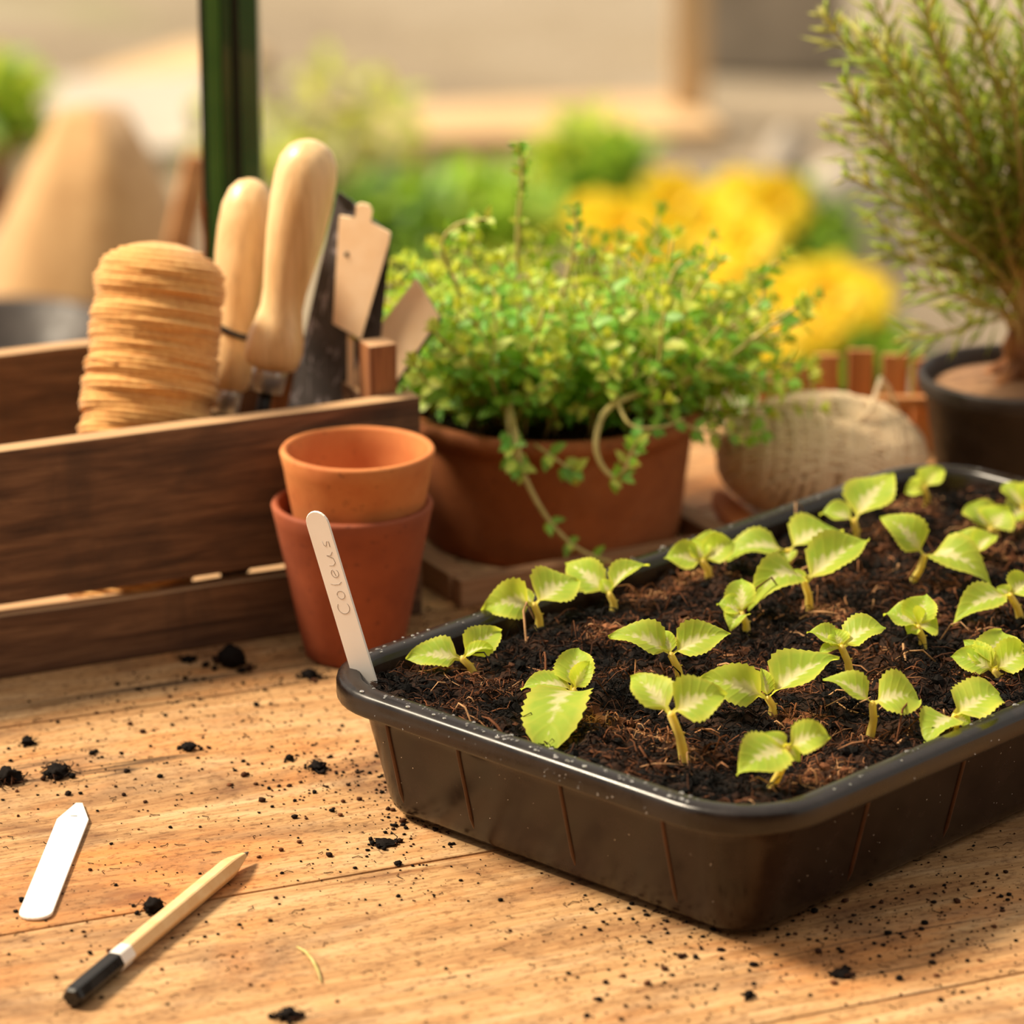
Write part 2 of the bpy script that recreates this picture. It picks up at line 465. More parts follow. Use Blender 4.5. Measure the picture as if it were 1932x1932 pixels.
def leaf_mat(name, c_edge, c_green, c_cream, cream=1.0, transl=0.5, tr_col=None, rough=0.45):
    m, nt, b = new_mat(name)
    uvn = N(nt, 'ShaderNodeUVMap', uv_map='UVMap')
    sep = N(nt, 'ShaderNodeSeparateXYZ'); nt.links.new(uvn.outputs[0], sep.inputs[0])
    def math_(op, a, b_=None, clamp=False):
        n = nt.nodes.new('ShaderNodeMath'); n.operation = op; n.use_clamp = clamp
        for i, x in enumerate((a, b_)):
            if x is None: continue
            if hasattr(x, 'is_output'): nt.links.new(x, n.inputs[i])
            else: n.inputs[i].default_value = x
        return n.outputs[0]
    u = sep.outputs[0]
    av = math_('ABSOLUTE', math_('SUBTRACT', math_('MULTIPLY', sep.outputs[1], 2.0), 1.0))
    # pale feathered heart along the midrib, fading out towards the tip
    ph = math_('SUBTRACT', math_('MULTIPLY', u, 46.0), math_('MULTIPLY', av, 9.0))
    feather = math_('MULTIPLY', math_('SINE', ph), 0.09)
    half = math_('SUBTRACT', 0.44, math_('MULTIPLY', math_('POWER', math_('ABSOLUTE', math_('SUBTRACT', u, 0.30)), 1.2), 0.95))
    nz = math_('MULTIPLY', math_('SUBTRACT', tex(nt, coords(nt), 240, 3, 0.6), 0.5), 0.5)
    d = math_('SUBTRACT', math_('ADD', math_('ADD', half, feather), nz), av)
    heart = math_('MULTIPLY', math_('MULTIPLY', d, 4.5, True), cream, True)
    edge = math_('MULTIPLY', math_('SUBTRACT', av, 0.74), 4.0, True)
    blot = tex(nt, coords(nt), 70, 4, 0.6)
    g = mix(nt, blot, c_green, c_edge)
    c = mix(nt, edge, g, c_edge)
    c = mix(nt, heart, c, c_cream)
    foot = math_('SUBTRACT', 1.0, math_('MULTIPLY', math_('SUBTRACT', u, 0.08), 5.5, True))
    c = mix(nt, math_('MULTIPLY', foot, 0.85), c, srgb(244, 228, 104))
    vein = math_('POWER', math_('ABSOLUTE', math_('SINE', math_('MULTIPLY', ph, 0.5))), 8.0)
    c = mix(nt, math_('MULTIPLY', vein, 0.2), c, c_edge)
    nt.links.new(c, b.inputs['Base Color'])
    b.inputs['Roughness'].default_value = rough
    b.inputs['Specular IOR Level'].default_value = 0.2
    bump(nt, b, math_('ADD', vein, math_('MULTIPLY', blot, 0.6)), 0.2, 0.0004)
    tr = N(nt, 'ShaderNodeBsdfTranslucent')
    nt.links.new(mix(nt, 0.55, c, tr_col or c_edge), tr.inputs['Color'])
    ms = N(nt, 'ShaderNodeMixShader', Fac=transl)
    out = nt.nodes['Material Output']
    nt.links.new(b.outputs[0], ms.inputs[1]); nt.links.new(tr.outputs[0], ms.inputs[2])
    nt.links.new(ms.outputs[0], out.inputs[0])
    return m
M['leaf'] = leaf_mat('variegated_leaf', srgb(232, 236, 96), srgb(144, 206, 66), srgb(254, 251, 184), 1.0, 0.57, srgb(244, 242, 60))
M['leaf_plain'] = leaf_mat('young_leaf', srgb(226, 234, 92), srgb(170, 214, 76), srgb(244, 244, 140), 0.7, 0.55, srgb(244, 236, 80))

def foliage(name, a, b_, transl=0.35, tr=None, scale=60, rough=0.5):
    m, nt, b = new_mat(name)
    info = N(nt, 'ShaderNodeObjectInfo')
    n = tex(nt, coords(nt, 'Object'), scale, 3, 0.6)
    nt.links.new(ramp(nt, n, [(0.34, a), (0.66, b_)]).outputs[0], b.inputs['Base Color'])
    b.inputs['Roughness'].default_value = rough
    t = N(nt, 'ShaderNodeBsdfTranslucent'); t.inputs['Color'].default_value = tr or b_
    ms = N(nt, 'ShaderNodeMixShader', Fac=transl)
    nt.links.new(b.outputs[0], ms.inputs[1]); nt.links.new(t.outputs[0], ms.inputs[2])
    nt.links.new(ms.outputs[0], nt.nodes['Material Output'].inputs[0])
    return m
M['stem'] = foliage('yellow_stem', srgb(240, 220, 104), srgb(248, 232, 130), 0.45, srgb(240, 210, 70), 120)
M['herb'] = foliage('herb_leaf', srgb(82, 160, 62), srgb(146, 206, 78), 0.45, srgb(190, 224, 56))
M['herb_pale'] = foliage('herb_leaf_pale', srgb(164, 206, 78), srgb(220, 228, 112), 0.45, srgb(232, 230, 80))
M['herb_stem'] = foliage('herb_stem', srgb(184, 172, 96), srgb(218, 200, 132), 0.15, None, 200)
M['needle'] = foliage('rosemary_needle', srgb(184, 220, 112), srgb(228, 242, 138), 0.62, srgb(222, 234, 92))
M['needle_pale'] = foliage('rosemary_needle_pale', srgb(212, 224, 124), srgb(242, 240, 164), 0.58, srgb(240, 232, 110))
M['green_wood'] = simple('young_rosemary_wood', srgb(190, 160, 98), srgb(220, 192, 128), 120, 0.8, 0.2)
M['bark'] = simple('rosemary_bark', srgb(126, 78, 46), srgb(176, 116, 70), 90, 0.85, 0.5, 0.001)
M['petal'] = foliage('yellow_petal', srgb(252, 222, 24), srgb(255, 236, 50), 0.4, srgb(255, 230, 20), 20)
M['petal_core'] = foliage('orange_flower_centre', srgb(208, 130, 16), srgb(230, 160, 20), 0.1, None, 60)
M['bush'] = foliage('bush_leaf', srgb(96, 152, 52), srgb(156, 198, 72), 0.45, srgb(180, 214, 56), 12)
M['bush_dark'] = foliage('dark_bush_leaf', srgb(84, 120, 64), srgb(128, 156, 90), 0.35, srgb(120, 150, 60), 12)
M['grass'] = foliage('dry_grass', srgb(140, 150, 92), srgb(184, 178, 120), 0.3, srgb(180, 180, 90), 6)

def water_mat():
    m, nt, b = new_mat('water_bead')
    b.inputs['Base Color'].default_value = (1, 1, 1, 1)
    b.inputs['Roughness'].default_value = 0.02
    b.inputs['Transmission Weight'].default_value = 0.85
    b.inputs['IOR'].default_value = 1.33
    n = tex(nt, coords(nt), 100, 2)
    bump(nt, b, n, 0.02, 0.0001)
    return m
M['water'] = water_mat()

# ================================================================== the bench
BENCH_A = R(24.0)
bench = empty('potting_bench', (0, 0, 0), BENCH_A)
tag(bench, 'worn tan wooden potting bench of wide boards, crumbs of soil scattered over it', 'bench')
EDGES = [0.905, 1.0751, 1.2462, 1.4395, 1.578, 1.700]     # joints measured across the boards
for i in range(5):
    gap = 0.0011
    w = EDGES[i + 1] - EDGES[i] - gap
    bevel_box('plank', (2.1, w, 0.028), M['bench'], bench,
              (0.62 + 0.13 * (i % 3 - 1), (EDGES[i] + EDGES[i + 1]) / 2, -0.014), bev=0.0011)
for x in (-0.30, 1.54):
    for y in (0.96, 1.64):
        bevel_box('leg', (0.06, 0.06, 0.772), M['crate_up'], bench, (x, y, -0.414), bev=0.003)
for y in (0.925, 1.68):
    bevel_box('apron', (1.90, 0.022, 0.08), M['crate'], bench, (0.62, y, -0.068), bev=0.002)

# ================================================================== garden ground
GZ = -0.80
def ground_mat():
    m, nt, b = new_mat('dry_garden_ground')
    v = coords(nt)
    n1 = tex(nt, v, 0.9, 5, 0.6, 0.4)
    c = ramp(nt, n1, [(0.36, srgb(126, 112, 94)), (0.5, srgb(150, 136, 114)), (0.66, srgb(166, 154, 136))]).outputs[0]
    n2 = tex(nt, v, 38, 5, 0.7)
    c = mix(nt, 0.5, c, ramp(nt, n2, [(0.35, (0.6, 0.56, 0.5, 1)), (0.6, (1, 1, 1, 1))]).outputs[0], 'MULTIPLY')
    n3 = tex(nt, v, 1.7, 4, 0.55)
    g = ramp(nt, n3, [(0.55, (0, 0, 0, 1)), (0.7, (0.5,) * 3 + (1,))]).outputs[0]
    c = mix(nt, g, c, srgb(140, 148, 96))
    nt.links.new(c, b.inputs['Base Color'])
    b.inputs['Roughness'].default_value = 0.95
    bump(nt, b, n2, 0.6, 0.02)
    return m
g = MB()
NG = 60
for iy in range(NG + 1):
    for ix in range(NG + 1):
        x = -14 + 28 * ix / NG; y = -4 + 26 * iy / NG
        g.v.append(Vector((x, y, GZ + 0.015 * noise.noise(Vector((x * 1.3, y * 1.3, 0))))))
for iy in range(NG):
    for ix in range(NG):
        a = iy * (NG + 1) + ix
        g.f.append((a, a + 1, a + NG + 2, a + NG + 1)); g.m.append(0)
tag(g.build('ground', ground_mat()), 'dry pale gravelly garden ground behind the bench', 'ground', kind='structure')

# added boarded wall, unseen behind the camera, put in to block sky light
wall = empty('added_sky_blocker', (0, -0.75, GZ)); tag(wall, 'added brown boarded wall, unseen behind the camera, blocking sky light', 'wall', kind='structure')
for k in range(14):
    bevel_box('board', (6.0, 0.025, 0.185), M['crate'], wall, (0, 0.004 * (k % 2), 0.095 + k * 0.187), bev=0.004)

# ================================================================== green greenhouse post
PY = 1.83
pA, pB = at_depth(379, 200, PY), at_depth(490, 200, PY)
pw = pB.x - pA.x
post = empty('metal_post', ((pA.x + pB.x) / 2, PY, GZ))
tag(post, 'dark green painted metal upright behind the tool crate, running out of the top', 'post')
def post_strip(name, x0, x1, y0, y1, mat, z0=0.0, z1=1.9):
    bevel_box(name, ((x1 - x0) * pw, y1 - y0, z1 - z0), mat, post,
              (((x0 + x1) / 2 - 0.5) * pw, (y0 + y1) / 2, (z0 + z1) / 2), bev=0.0006)
post_strip('web', 0.03, 0.97, 0.004, 0.030, M['paint_green'])
post_strip('gasket', 0.0, 0.12, -0.001, 0.006, M['gasket'])
post_strip('flange', 0.12, 0.36, -0.004, 0.006, M['paint_light'])
post_strip('flange', 0.36, 0.54, -0.0005, 0.006, M['paint_green'])
post_strip('groove_seal', 0.54, 0.68, 0.001, 0.006, M['gasket'])
post_strip('flange', 0.68, 1.0, -0.003, 0.006, M['paint_green'])
post_strip('rust_patch', -0.015, 0.05, -0.0018, 0.005, M['rust'], 0.895, 0.930)
post_strip('foot_plate', -0.6, 1.6, -0.02, 0.05, M['paint_green'], 0.0, 0.012)

# ================================================================== tool crate
CA = R(25.07)
CW, CL, CH = 0.1455, 0.34, 0.0965
crate = empty('tool_crate', (-0.0383, 1.6209, 0), CA)
tag(crate, 'weathered brown slatted wooden crate holding twine and hand tools', 'crate')
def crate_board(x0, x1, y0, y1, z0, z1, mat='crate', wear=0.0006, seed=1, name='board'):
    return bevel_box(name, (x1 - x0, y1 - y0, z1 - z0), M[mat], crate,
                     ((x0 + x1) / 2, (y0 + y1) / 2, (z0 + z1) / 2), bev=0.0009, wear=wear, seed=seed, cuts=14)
TB = 0.0095
crate_board(-CL, 0, 0.0, TB, 0.0315, CH, seed=1)
crate_board(-CL, 0, -0.0005, TB, 0.0, 0.0268, seed=2)
crate_board(-CL, 0, CW - TB, CW, 0.034, CH, seed=3)
crate_board(-CL, 0, CW - TB, CW, 0.0, 0.027, seed=4)
for x0 in (-CL, -TB):
    for z0, z1 in ((0.0, 0.027), (0.033, 0.088)):
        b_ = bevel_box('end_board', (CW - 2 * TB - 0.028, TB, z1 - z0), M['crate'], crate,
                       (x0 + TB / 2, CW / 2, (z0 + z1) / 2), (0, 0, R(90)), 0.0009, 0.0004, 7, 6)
for k in range(4):
    crate_board(-CL + TB, -TB, 0.012 + k * 0.0315, 0.012 + k * 0.0315 + 0.028, 0.004, 0.010, seed=10 + k, name='base_slat')
for x in (-CL + 0.0065, -0.0125):
    for y in (TB + 0.0065, CW - TB - 0.0065):
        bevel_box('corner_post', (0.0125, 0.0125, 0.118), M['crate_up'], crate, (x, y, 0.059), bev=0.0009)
for x in (-0.012, -0.02, -CL + 0.012):
    for z in (0.045, 0.082, 0.014):
        nb = MB(); nb.lathe([(0.0, 0.0), (0.0016, 0.0), (0.0014, 0.0006), (0.0, 0.0008)], 10)
        n_ = nb.build('nail_head', M['blackened'], crate, loc=(x, -0.0004 if z > 0.03 else -0.0009, z))
        n_.rotation_euler = (R(90), 0, 0)

# ================================================================== low wooden tray under the large pot
WT = at(870, 1150)
wt = empty('plant_stand_tray', (WT.x, WT.y, 0), R(28))
tag(wt, 'low tan wooden tray with raised rails under the large herb pot', 'tray')
WL, WD = 0.140, 0.168
bevel_box('front_rail', (WL, 0.008, 0.0125), M['rail'], wt, (WL / 2, 0.004, 0.00625), bev=0.0008, wear=0.0003, seed=3, cuts=8)
bevel_box('back_rail', (WL, 0.011, 0.0125), M['rail'], wt, (WL / 2, WD - 0.0055, 0.00625), bev=0.0008)
for x in (0.0055, WL - 0.0055):
    bevel_box('side_rail', (WD - 0.0225, 0.011, 0.0125), M['rail'], wt, (x, WD / 2, 0.00625), (0, 0, R(90)), bev=0.0008)
for k in range(4):
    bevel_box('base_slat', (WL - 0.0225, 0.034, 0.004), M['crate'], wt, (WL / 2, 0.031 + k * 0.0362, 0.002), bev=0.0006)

# ================================================================== terracotta pots
def pot(name, r0, r1, h, th, mat, loc, seed=0, lip=None, seg=72):
    p = MB()
    def wob(a, r, z):
        return 0.00022 * noise.noise(Vector((math.cos(a) * 2.2, math.sin(a) * 2.2, z * 90 + seed)))
    sl = (r1 - r0) / h
    prof = [(0.0, 0.0), (r0 - 0.002, 0.0), (r0, 0.0012)]
    for k in range(1, 9): prof.append((r0 + sl * h * k / 9, h * k / 9))
    if lip:
        lw, lh = lip
        prof = [q for q in prof if q[1] < h - lh - 0.001]
        rr = r0 + sl * (h - lh)
        prof += [(rr, h - lh - 0.0005), (rr + lw * 0.7, h - lh + 0.0008), (rr + lw, h - lh * 0.6), (rr + lw, h - lh * 0.3), (rr + lw * 0.7, h - 0.0006), (rr + lw * 0.3, h)]
        ri = rr + lw - th * 1.5
        prof += [(ri + 0.001, h - 0.0002), (ri, h - 0.0015)]
    else:
        prof += [(r1, h - 0.0012), (r1 - 0.0006, h), (r1 - th + 0.0006, h), (r1 - th, h - 0.0012)]
        ri = r1 - th
    for k in range(1, 8): prof.append((ri - (ri - r0 + th) * k / 8, h - 0.0015 - (h - 0.007) * k / 8))
    prof += [(r0 - th, 0.006), (0.0, 0.0055)]
    p.lathe(prof, seg, wob=wob)
    return p.build(name, mat, loc=loc)
low_pot = pot('terracotta_pot', 0.0202, 0.0333, 0.0665, 0.0032, M['terra_old'], (-0.0655, 1.5715, 0), 3)
tag(low_pot, 'reddish terracotta pot standing on the bench, with a second pot nested in it', 'pot', 'small nested terracotta pots')
top_pot = pot('terracotta_pot', 0.0199, 0.0318, 0.0665, 0.0031, M['terra_new'], (-0.0631, 1.5725, 0.0225), 8)
tag(top_pot, 'paler orange terracotta pot nested inside the reddish one, its empty mouth showing', 'pot', 'small nested terracotta pots')
BX, BY = 0.0175, 1.7225
big_pot = pot('terracotta_bowl', 0.0574, 0.0645, 0.0610, 0.0042, M['terra_big'], (BX, BY, 0.0042), 5, lip=(0.0040, 0.0085), seg=96)
tag(big_pot, 'large wide terracotta pot with a rolled rim, planted with bushy green herb', 'pot')

# ================================================================== seed tray
TRAY_A = R(46.68)
TC = Vector((0.1309, 1.4582, 0))
HXO, HYO, HZ, CR = 0.190, 0.1105, 0.056, 0.036
tray = empty('seed_tray', TC, TRAY_A)
tag(tray, 'wet black plastic seed tray filled with dark compost and seedlings', 'tray')
def rrect(hx, hy, r, z, n=10):
    pts = []
    for cx, cy, a0 in ((hx - r, hy - r, 0), (-hx + r, hy - r, 90), (-hx + r, -hy + r, 180), (hx - r, -hy + r, 270)):
        for k in range(n + 1):
            a = R(a0 + 90 * k / n)
            pts.append(Vector((cx + r * math.cos(a), cy + r * math.sin(a), z)))
    # extra points on the straight sides keep the shading even
    return pts
def ring(inset, z): return rrect(HXO - inset, HYO - inset, max(CR - inset, 0.012), z)
tb = MB()
prof = [(0.036, 0.0022), (0.0320, 0.0), (0.0295, 0.0), (0.0275, 0.0022), (0.0245, 0.0024), (0.0222, 0.0030), (0.0204, 0.0052), (0.0192, 0.0085)]
for k in range(1, 6): prof.append((0.0192 - 0.0095 * k / 5, 0.0085 + 0.0385 * k / 5))
outer = prof + [(0.0092, 0.0472)]
rim = [(0.0092, 0.0472), (0.0082, 0.0476), (0.0014, 0.0472), (0.0004, 0.0476), (0.0, 0.0486), (0.0, 0.0540), (0.0004, 0.0553), (0.0016, 0.0561),
       (0.0045, 0.0566), (0.0074, 0.0565), (0.0086, 0.0560), (0.0092, 0.0550), (0.0098, 0.0530)]
inner = [(0.0098, 0.0530)]
for k in range(1, 6): inner.append((0.0098 + 0.0100 * k / 5, 0.0530 - 0.0455 * k / 5))
inner += [(0.036, 0.0060)]
tb.loops([ring(*p) for p in outer], True, True, False)
tb.loops([ring(*p) for p in inner], True, False, True)
tb.build('tray_shell', M['tray'], tray)
rm = MB(); rm.loops([ring(*p) for p in rim], True, False, False)
rm.build('rim', M['tray_rim'], tray)
def wall_in(z): return 0.0192 - 0.0095 * (z - 0.0085) / 0.0385
def rib(x, side, along):      # moulded upright ridge on an outside wall
    rb = MB(); rings = []
    for k in range(7):
        z = 0.0065 + 0.0405 * k / 6
        ins = wall_in(max(z, 0.0085)) + (0.001 if k == 0 else 0)
        w = 0.0007
        o_ = 0.0009 if 0 < k < 6 else 0.0
        if along == 'x':
            yy = side * (HYO - ins)
            rings.append([Vector((x - w * 1.6, yy - side * 0.0004, z)), Vector((x - w * 0.3, yy + side * o_, z)), Vector((x + w * 0.3, yy + side * o_, z)), Vector((x + w * 1.6, yy - side * 0.0004, z))])
        else:
            xx = side * (HXO - ins)
            rings.append([Vector((xx - side * 0.0004, x - w * 1.6, z)), Vector((xx + side * o_, x - w * 0.3, z)), Vector((xx + side * o_, x + w * 0.3, z)), Vector((xx - side * 0.0004, x + w * 1.6, z))])
    rb.loops(rings, True, True, True)
    rb.build('rib', M['tray_rib'], tray)
for x in (-0.060, -0.012, 0.038, 0.074): rib(x, -1, 'y')
for x in (-0.115, -0.060, -0.005, 0.05, 0.105): rib(x, -1, 'x')
for x in (-0.110, -0.055, 0.0, 0.055, 0.110): rib(x, 1, 'x')
for x in (-0.050, 0.0, 0.050): rib(x, 1, 'y')
# water beads on the rim and walls
rnd = random.Random(11)
wb = MB()
def bead(p, nrm, r):
    q = UP.rotation_difference(nrm)
    seg, rings = 8, []
    for k in range(4):
        a = R(90) * k / 3
        rr, hh = r * math.cos(a) + 1e-6, r * 0.6 * math.sin(a)
        rings.append([Vector(p) + q @ Vector((rr * math.cos(t), rr * math.sin(t), hh)) for t in [2 * math.pi * i / seg for i in range(seg)]])
    wb.loops(rings, True, True, True)
for _ in range(230):                      # on the flat of the rim
    s = rnd.random(); ins = rnd.uniform(0.002, 0.0078)
    if s < 0.34: p = Vector((-HXO + ins, rnd.uniform(-0.08, 0.08), 0.0565))
    elif s < 0.62: p = Vector((rnd.uniform(-0.16, 0.16), -HYO + ins, 0.0565))
    elif s < 0.9: p = Vector((rnd.uniform(-0.16, 0.16), HYO - ins, 0.0565))
    else: p = Vector((HXO - ins, rnd.uniform(-0.08, 0.08), 0.0565))
    bead(p, UP, rnd.choice((0.0004, 0.0005, 0.0007, 0.0009)))
for _ in range(80):                      # fine beads on the two near walls
    z = rnd.uniform(0.010, 0.045); ins = wall_in(z)
    if rnd.random() < 0.35: bead(Vector((-HXO + ins, rnd.uniform(-0.085, 0.085), z)), Vector((-1, 0, -0.25)).normalized(), rnd.uniform(0.00015, 0.0003))
    else: bead(Vector((rnd.uniform(-0.165, 0.10), -HYO + ins, z)), Vector((0, -1, -0.25)).normalized(), rnd.uniform(0.00015, 0.00036))
for _ in range(36):
    z = rnd.uniform(0.0485, 0.053)
    if rnd.random() < 0.5: bead(Vector((-HXO, rnd.uniform(-0.07, 0.07), z)), Vector((-1, 0, 0)), rnd.uniform(0.0002, 0.0004))
    else: bead(Vector((rnd.uniform(-0.15, 0.1), -HYO, z)), Vector((0, -1, 0)), rnd.uniform(0.0002, 0.0004))
bead(Vector((HXO - 0.0092, 0.058, 0.0555)), Vector((-0.8, 0, 0.6)), 0.0011)
tag(wb.build('water_beads', M['water'], tray), 'clear water beads', kind='stuff')

# ------------------------------------------------------------------ compost in the tray
TROT = Matrix.Rotation(TRAY_A, 3, 'Z')
def to_tray(p): return TROT.inverted() @ (Vector(p) - TC)
def from_tray(p): return TROT @ Vector(p) + TC
def soil_z(lx, ly):
    p = Vector((lx, ly, 0))
    z = 0.0497
    z += 0.0024 * noise.noise(p * 22 + Vector((3, 1, 7)))
    z += 0.0042 * noise.noise(p * 52 + Vector((1, 9, 2)))
    z += 0.0020 * noise.noise(p * 130 + Vector((5, 2, 8)))
    z += 0.0009 * noise.noise(p * 320 + Vector((8, 2, 1)))
    z -= 0.0020 * min(1.0, max(0.0, 1 - (HYO - 0.012 - ly) / 0.028)) * (1 if lx > -0.13 else max(0, (lx + 0.17) / 0.04))   # sunk along the far long side
    z += 0.0020 * min(1.0, max(0.0, 1 - (ly + HYO - 0.012) / 0.03))      # heaped against the near sides
    z += 0.0022 * min(1.0, max(0.0, 1 - (lx + HXO - 0.012) / 0.03))
    return min(z, 0.0545)
soil = MB()
SX, SY = 300, 176
hx, hy, rr_ = HXO - 0.0118, HYO - 0.0118, CR - 0.0118
idx = {}
def inside(x, y):
    qx, qy = abs(x) - (hx - rr_), abs(y) - (hy - rr_)
    if qx <= 0 or qy <= 0: return qx <= rr_ and qy <= rr_
    return qx * qx + qy * qy <= rr_ * rr_
for i in range(SX + 1):
    for j in range(SY + 1):
        x = -hx + 2 * hx * i / SX; y = -hy + 2 * hy * j / SY
        if inside(x * 0.9999, y * 0.9999):
            idx[(i, j)] = len(soil.v)
            soil.v.append(Vector((x, y, soil_z(x, y))))
for i in range(SX):
    for j in range(SY):
        q = [(i, j), (i + 1, j), (i + 1, j + 1), (i, j + 1)]
        if all(k in idx for k in q):
            soil.f.append(tuple(idx[k] for k in q)); soil.m.append(0)
soil.loops([ring(0.0205, 0.0075), ring(0.0135, 0.034), ring(0.0132, 0.040)], True, True, False)
so = soil.build('compost', M['soil'], loc=TC); so.rotation_euler = (0, 0, TRAY_A)
tag(so, 'dark crumbly potting compost filling the black seed tray', 'compost', kind='stuff')
fb = MB(); rnd = random.Random(5)
def fibre(x, y, L, r, tone, lift):
    a = rnd.uniform(0, 6.28); bend = rnd.uniform(-1.2, 1.2); path = []
    tilt = rnd.uniform(-0.25, 0.55) if lift else 0.05
    px, py, n = x, y, 4
    for k in range(n):
        s = k / (n - 1)
        z = soil_z(px, py) + 0.0004 + lift * tilt * L * math.sin(math.pi * s) + (tilt * L * s * 0.6 if lift else 0)
        path.append((px, py, z))
        px += math.cos(a + bend * s) * L / n; py += math.sin(a + bend * s) * L / n
        if not inside(px, py): return
    fb.tube(path, [r, r * 1.1, r, r * 0.4], 3, tone=tone, caps=False)
for _ in range(19000):
    x, y = rnd.uniform(-hx, hx), rnd.uniform(-hy, hy)
    if not inside(x, y): continue
    patch = noise.noise(Vector((x * 40, y * 40, 4))) * 1.25
    tone = min(1, max(0, 0.38 + 0.75 * patch + rnd.gauss(0, 0.17)))
    L = abs(rnd.gauss(0, 1)) * 0.0045 + 0.0025
    fibre(x, y, L, rnd.uniform(0.00012, 0.00034), tone, rnd.choice((0, 0, 0.5, 1)))
for _ in range(420):
    x, y = rnd.uniform(-hx, hx), rnd.uniform(-hy, hy)
    if inside(x, y): fibre(x, y, rnd.uniform(0.010, 0.024), rnd.uniform(0.0002, 0.0005), rnd.choice((0.3, 0.5, 0.7, 0.9, 1.0)), rnd.choice((0, 0.4, 1)))
cb = MB()
for i in range(3600):
    x, y = rnd.uniform(-hx, hx), rnd.uniform(-hy, hy)
    if inside(x * 1.01, y * 1.01):
        patch = noise.noise(Vector((x * 40, y * 40, 4))) * 1.25
        r = rnd.choice((0.0005, 0.0007, 0.0010, 0.0015, 0.0021))
        cb.lump((x, y, soil_z(x, y) + r * 0.15), r, 1.3, i * 0.37, 1, 0.8, freq=2.1, tone=min(1, max(0, 0.28 + 0.55 * patch + rnd.gauss(0, 0.14))))
tag(cb.build('compost_crumbs', M['fibre'], so, smooth=False), 'angular dark compost crumbs', kind='stuff')
fo = fb.build('compost_fibres', M['fibre'], so)
tag(fo, 'coarse brown and black compost fibres', kind='stuff')

# ================================================================== seedlings
def leaf_mesh(p0, p1, width, arch=0.15, fold=0.25, roll=0.0, serr=0.20, petiole=0.14, nu=26, nv=4, seed=0, curl=0.0, rounded=False, name='leaf', mat=None, parent=None, origin=Vector()):
    """serrated oval leaf from its base p0 to its tip p1"""
    p0, p1 = Vector(p0), Vector(p1)
    d = p1 - p0; L = d.length; t = d.normalized()
    hint = Vector((0.0, -0.50, 0.86))
    n0 = (hint - t * hint.dot(t))
    if n0.length < 0.05: n0 = t.orthogonal()
    n0.normalize()
    n0 = Quaternion(t, R(roll + 14 * math.sin(seed * 2.3))) @ n0
    ctrl = (p0 + p1) / 2 + n0 * arch * L + UP * abs(arch) * L * 0.25
    mb = MB()
    grid = []
    ph = seed * 1.7
    for i in range(nu + 1):
        u = i / nu
        c = p0 * (1 - u) ** 2 + ctrl * 2 * u * (1 - u) + p1 * u * u
        c = c - UP * (0.07 * L * max(0.0, u - 0.55) ** 2 * 3)
        tt = ((ctrl - p0) * (1 - u) + (p1 - ctrl) * u).normalized()
        side = tt.cross(n0).normalized()
        nn = side.cross(tt).normalized()
        if u < petiole: w = 0.13
        else:
            q = (u - petiole) / (1 - petiole)
            w = 0.12 * (1 - q) ** 3 + ((q ** 0.58) * ((1 - q) ** 1.10) * 2.98 if not rounded else (q ** 0.55) * ((1 - q) ** 0.62) * 2.26)
        tooth = 0.0 if u < petiole + 0.08 or u > 0.97 else serr * ((u * 13 + 0.15) % 1.0)
        w = max(0.006, w) * width / 2
        row = []
        for j in range(-nv, nv + 1):
            v = j / nv
            e = w * v * (1 + (tooth if abs(j) == nv else 0))
            pleat = 0.005 * L * math.sin((u - 0.22 * abs(v)) * 2 * math.pi * 6.5) * abs(v) * (1 if u > petiole else 0)
            wavy = 0.075 * width * math.sin(u * 9 + ph + (2 if v > 0 else 0)) * abs(v) ** 2
            lift = fold * abs(e) - curl * (v * v) * w + pleat * 0.5 + wavy
            row.append(c + side * e + nn * lift - tt * (tooth * abs(v) * w * 0.4 if abs(j) == nv else 0) - origin)
        grid.append(row)
    m_ = 2 * nv + 1
    for i, row in enumerate(grid):
        for j, p in enumerate(row):
            mb.uv[len(mb.v)] = (i / nu, j / (m_ - 1))
            mb.v.append(p)
    for i in range(nu):
        for j in range(m_ - 1):
            a = i * m_ + j
            mb.f.append((a, a + 1, a + m_ + 1, a + m_)); mb.m.append(0)
    return mb.build(name, mat or M['leaf'], parent)

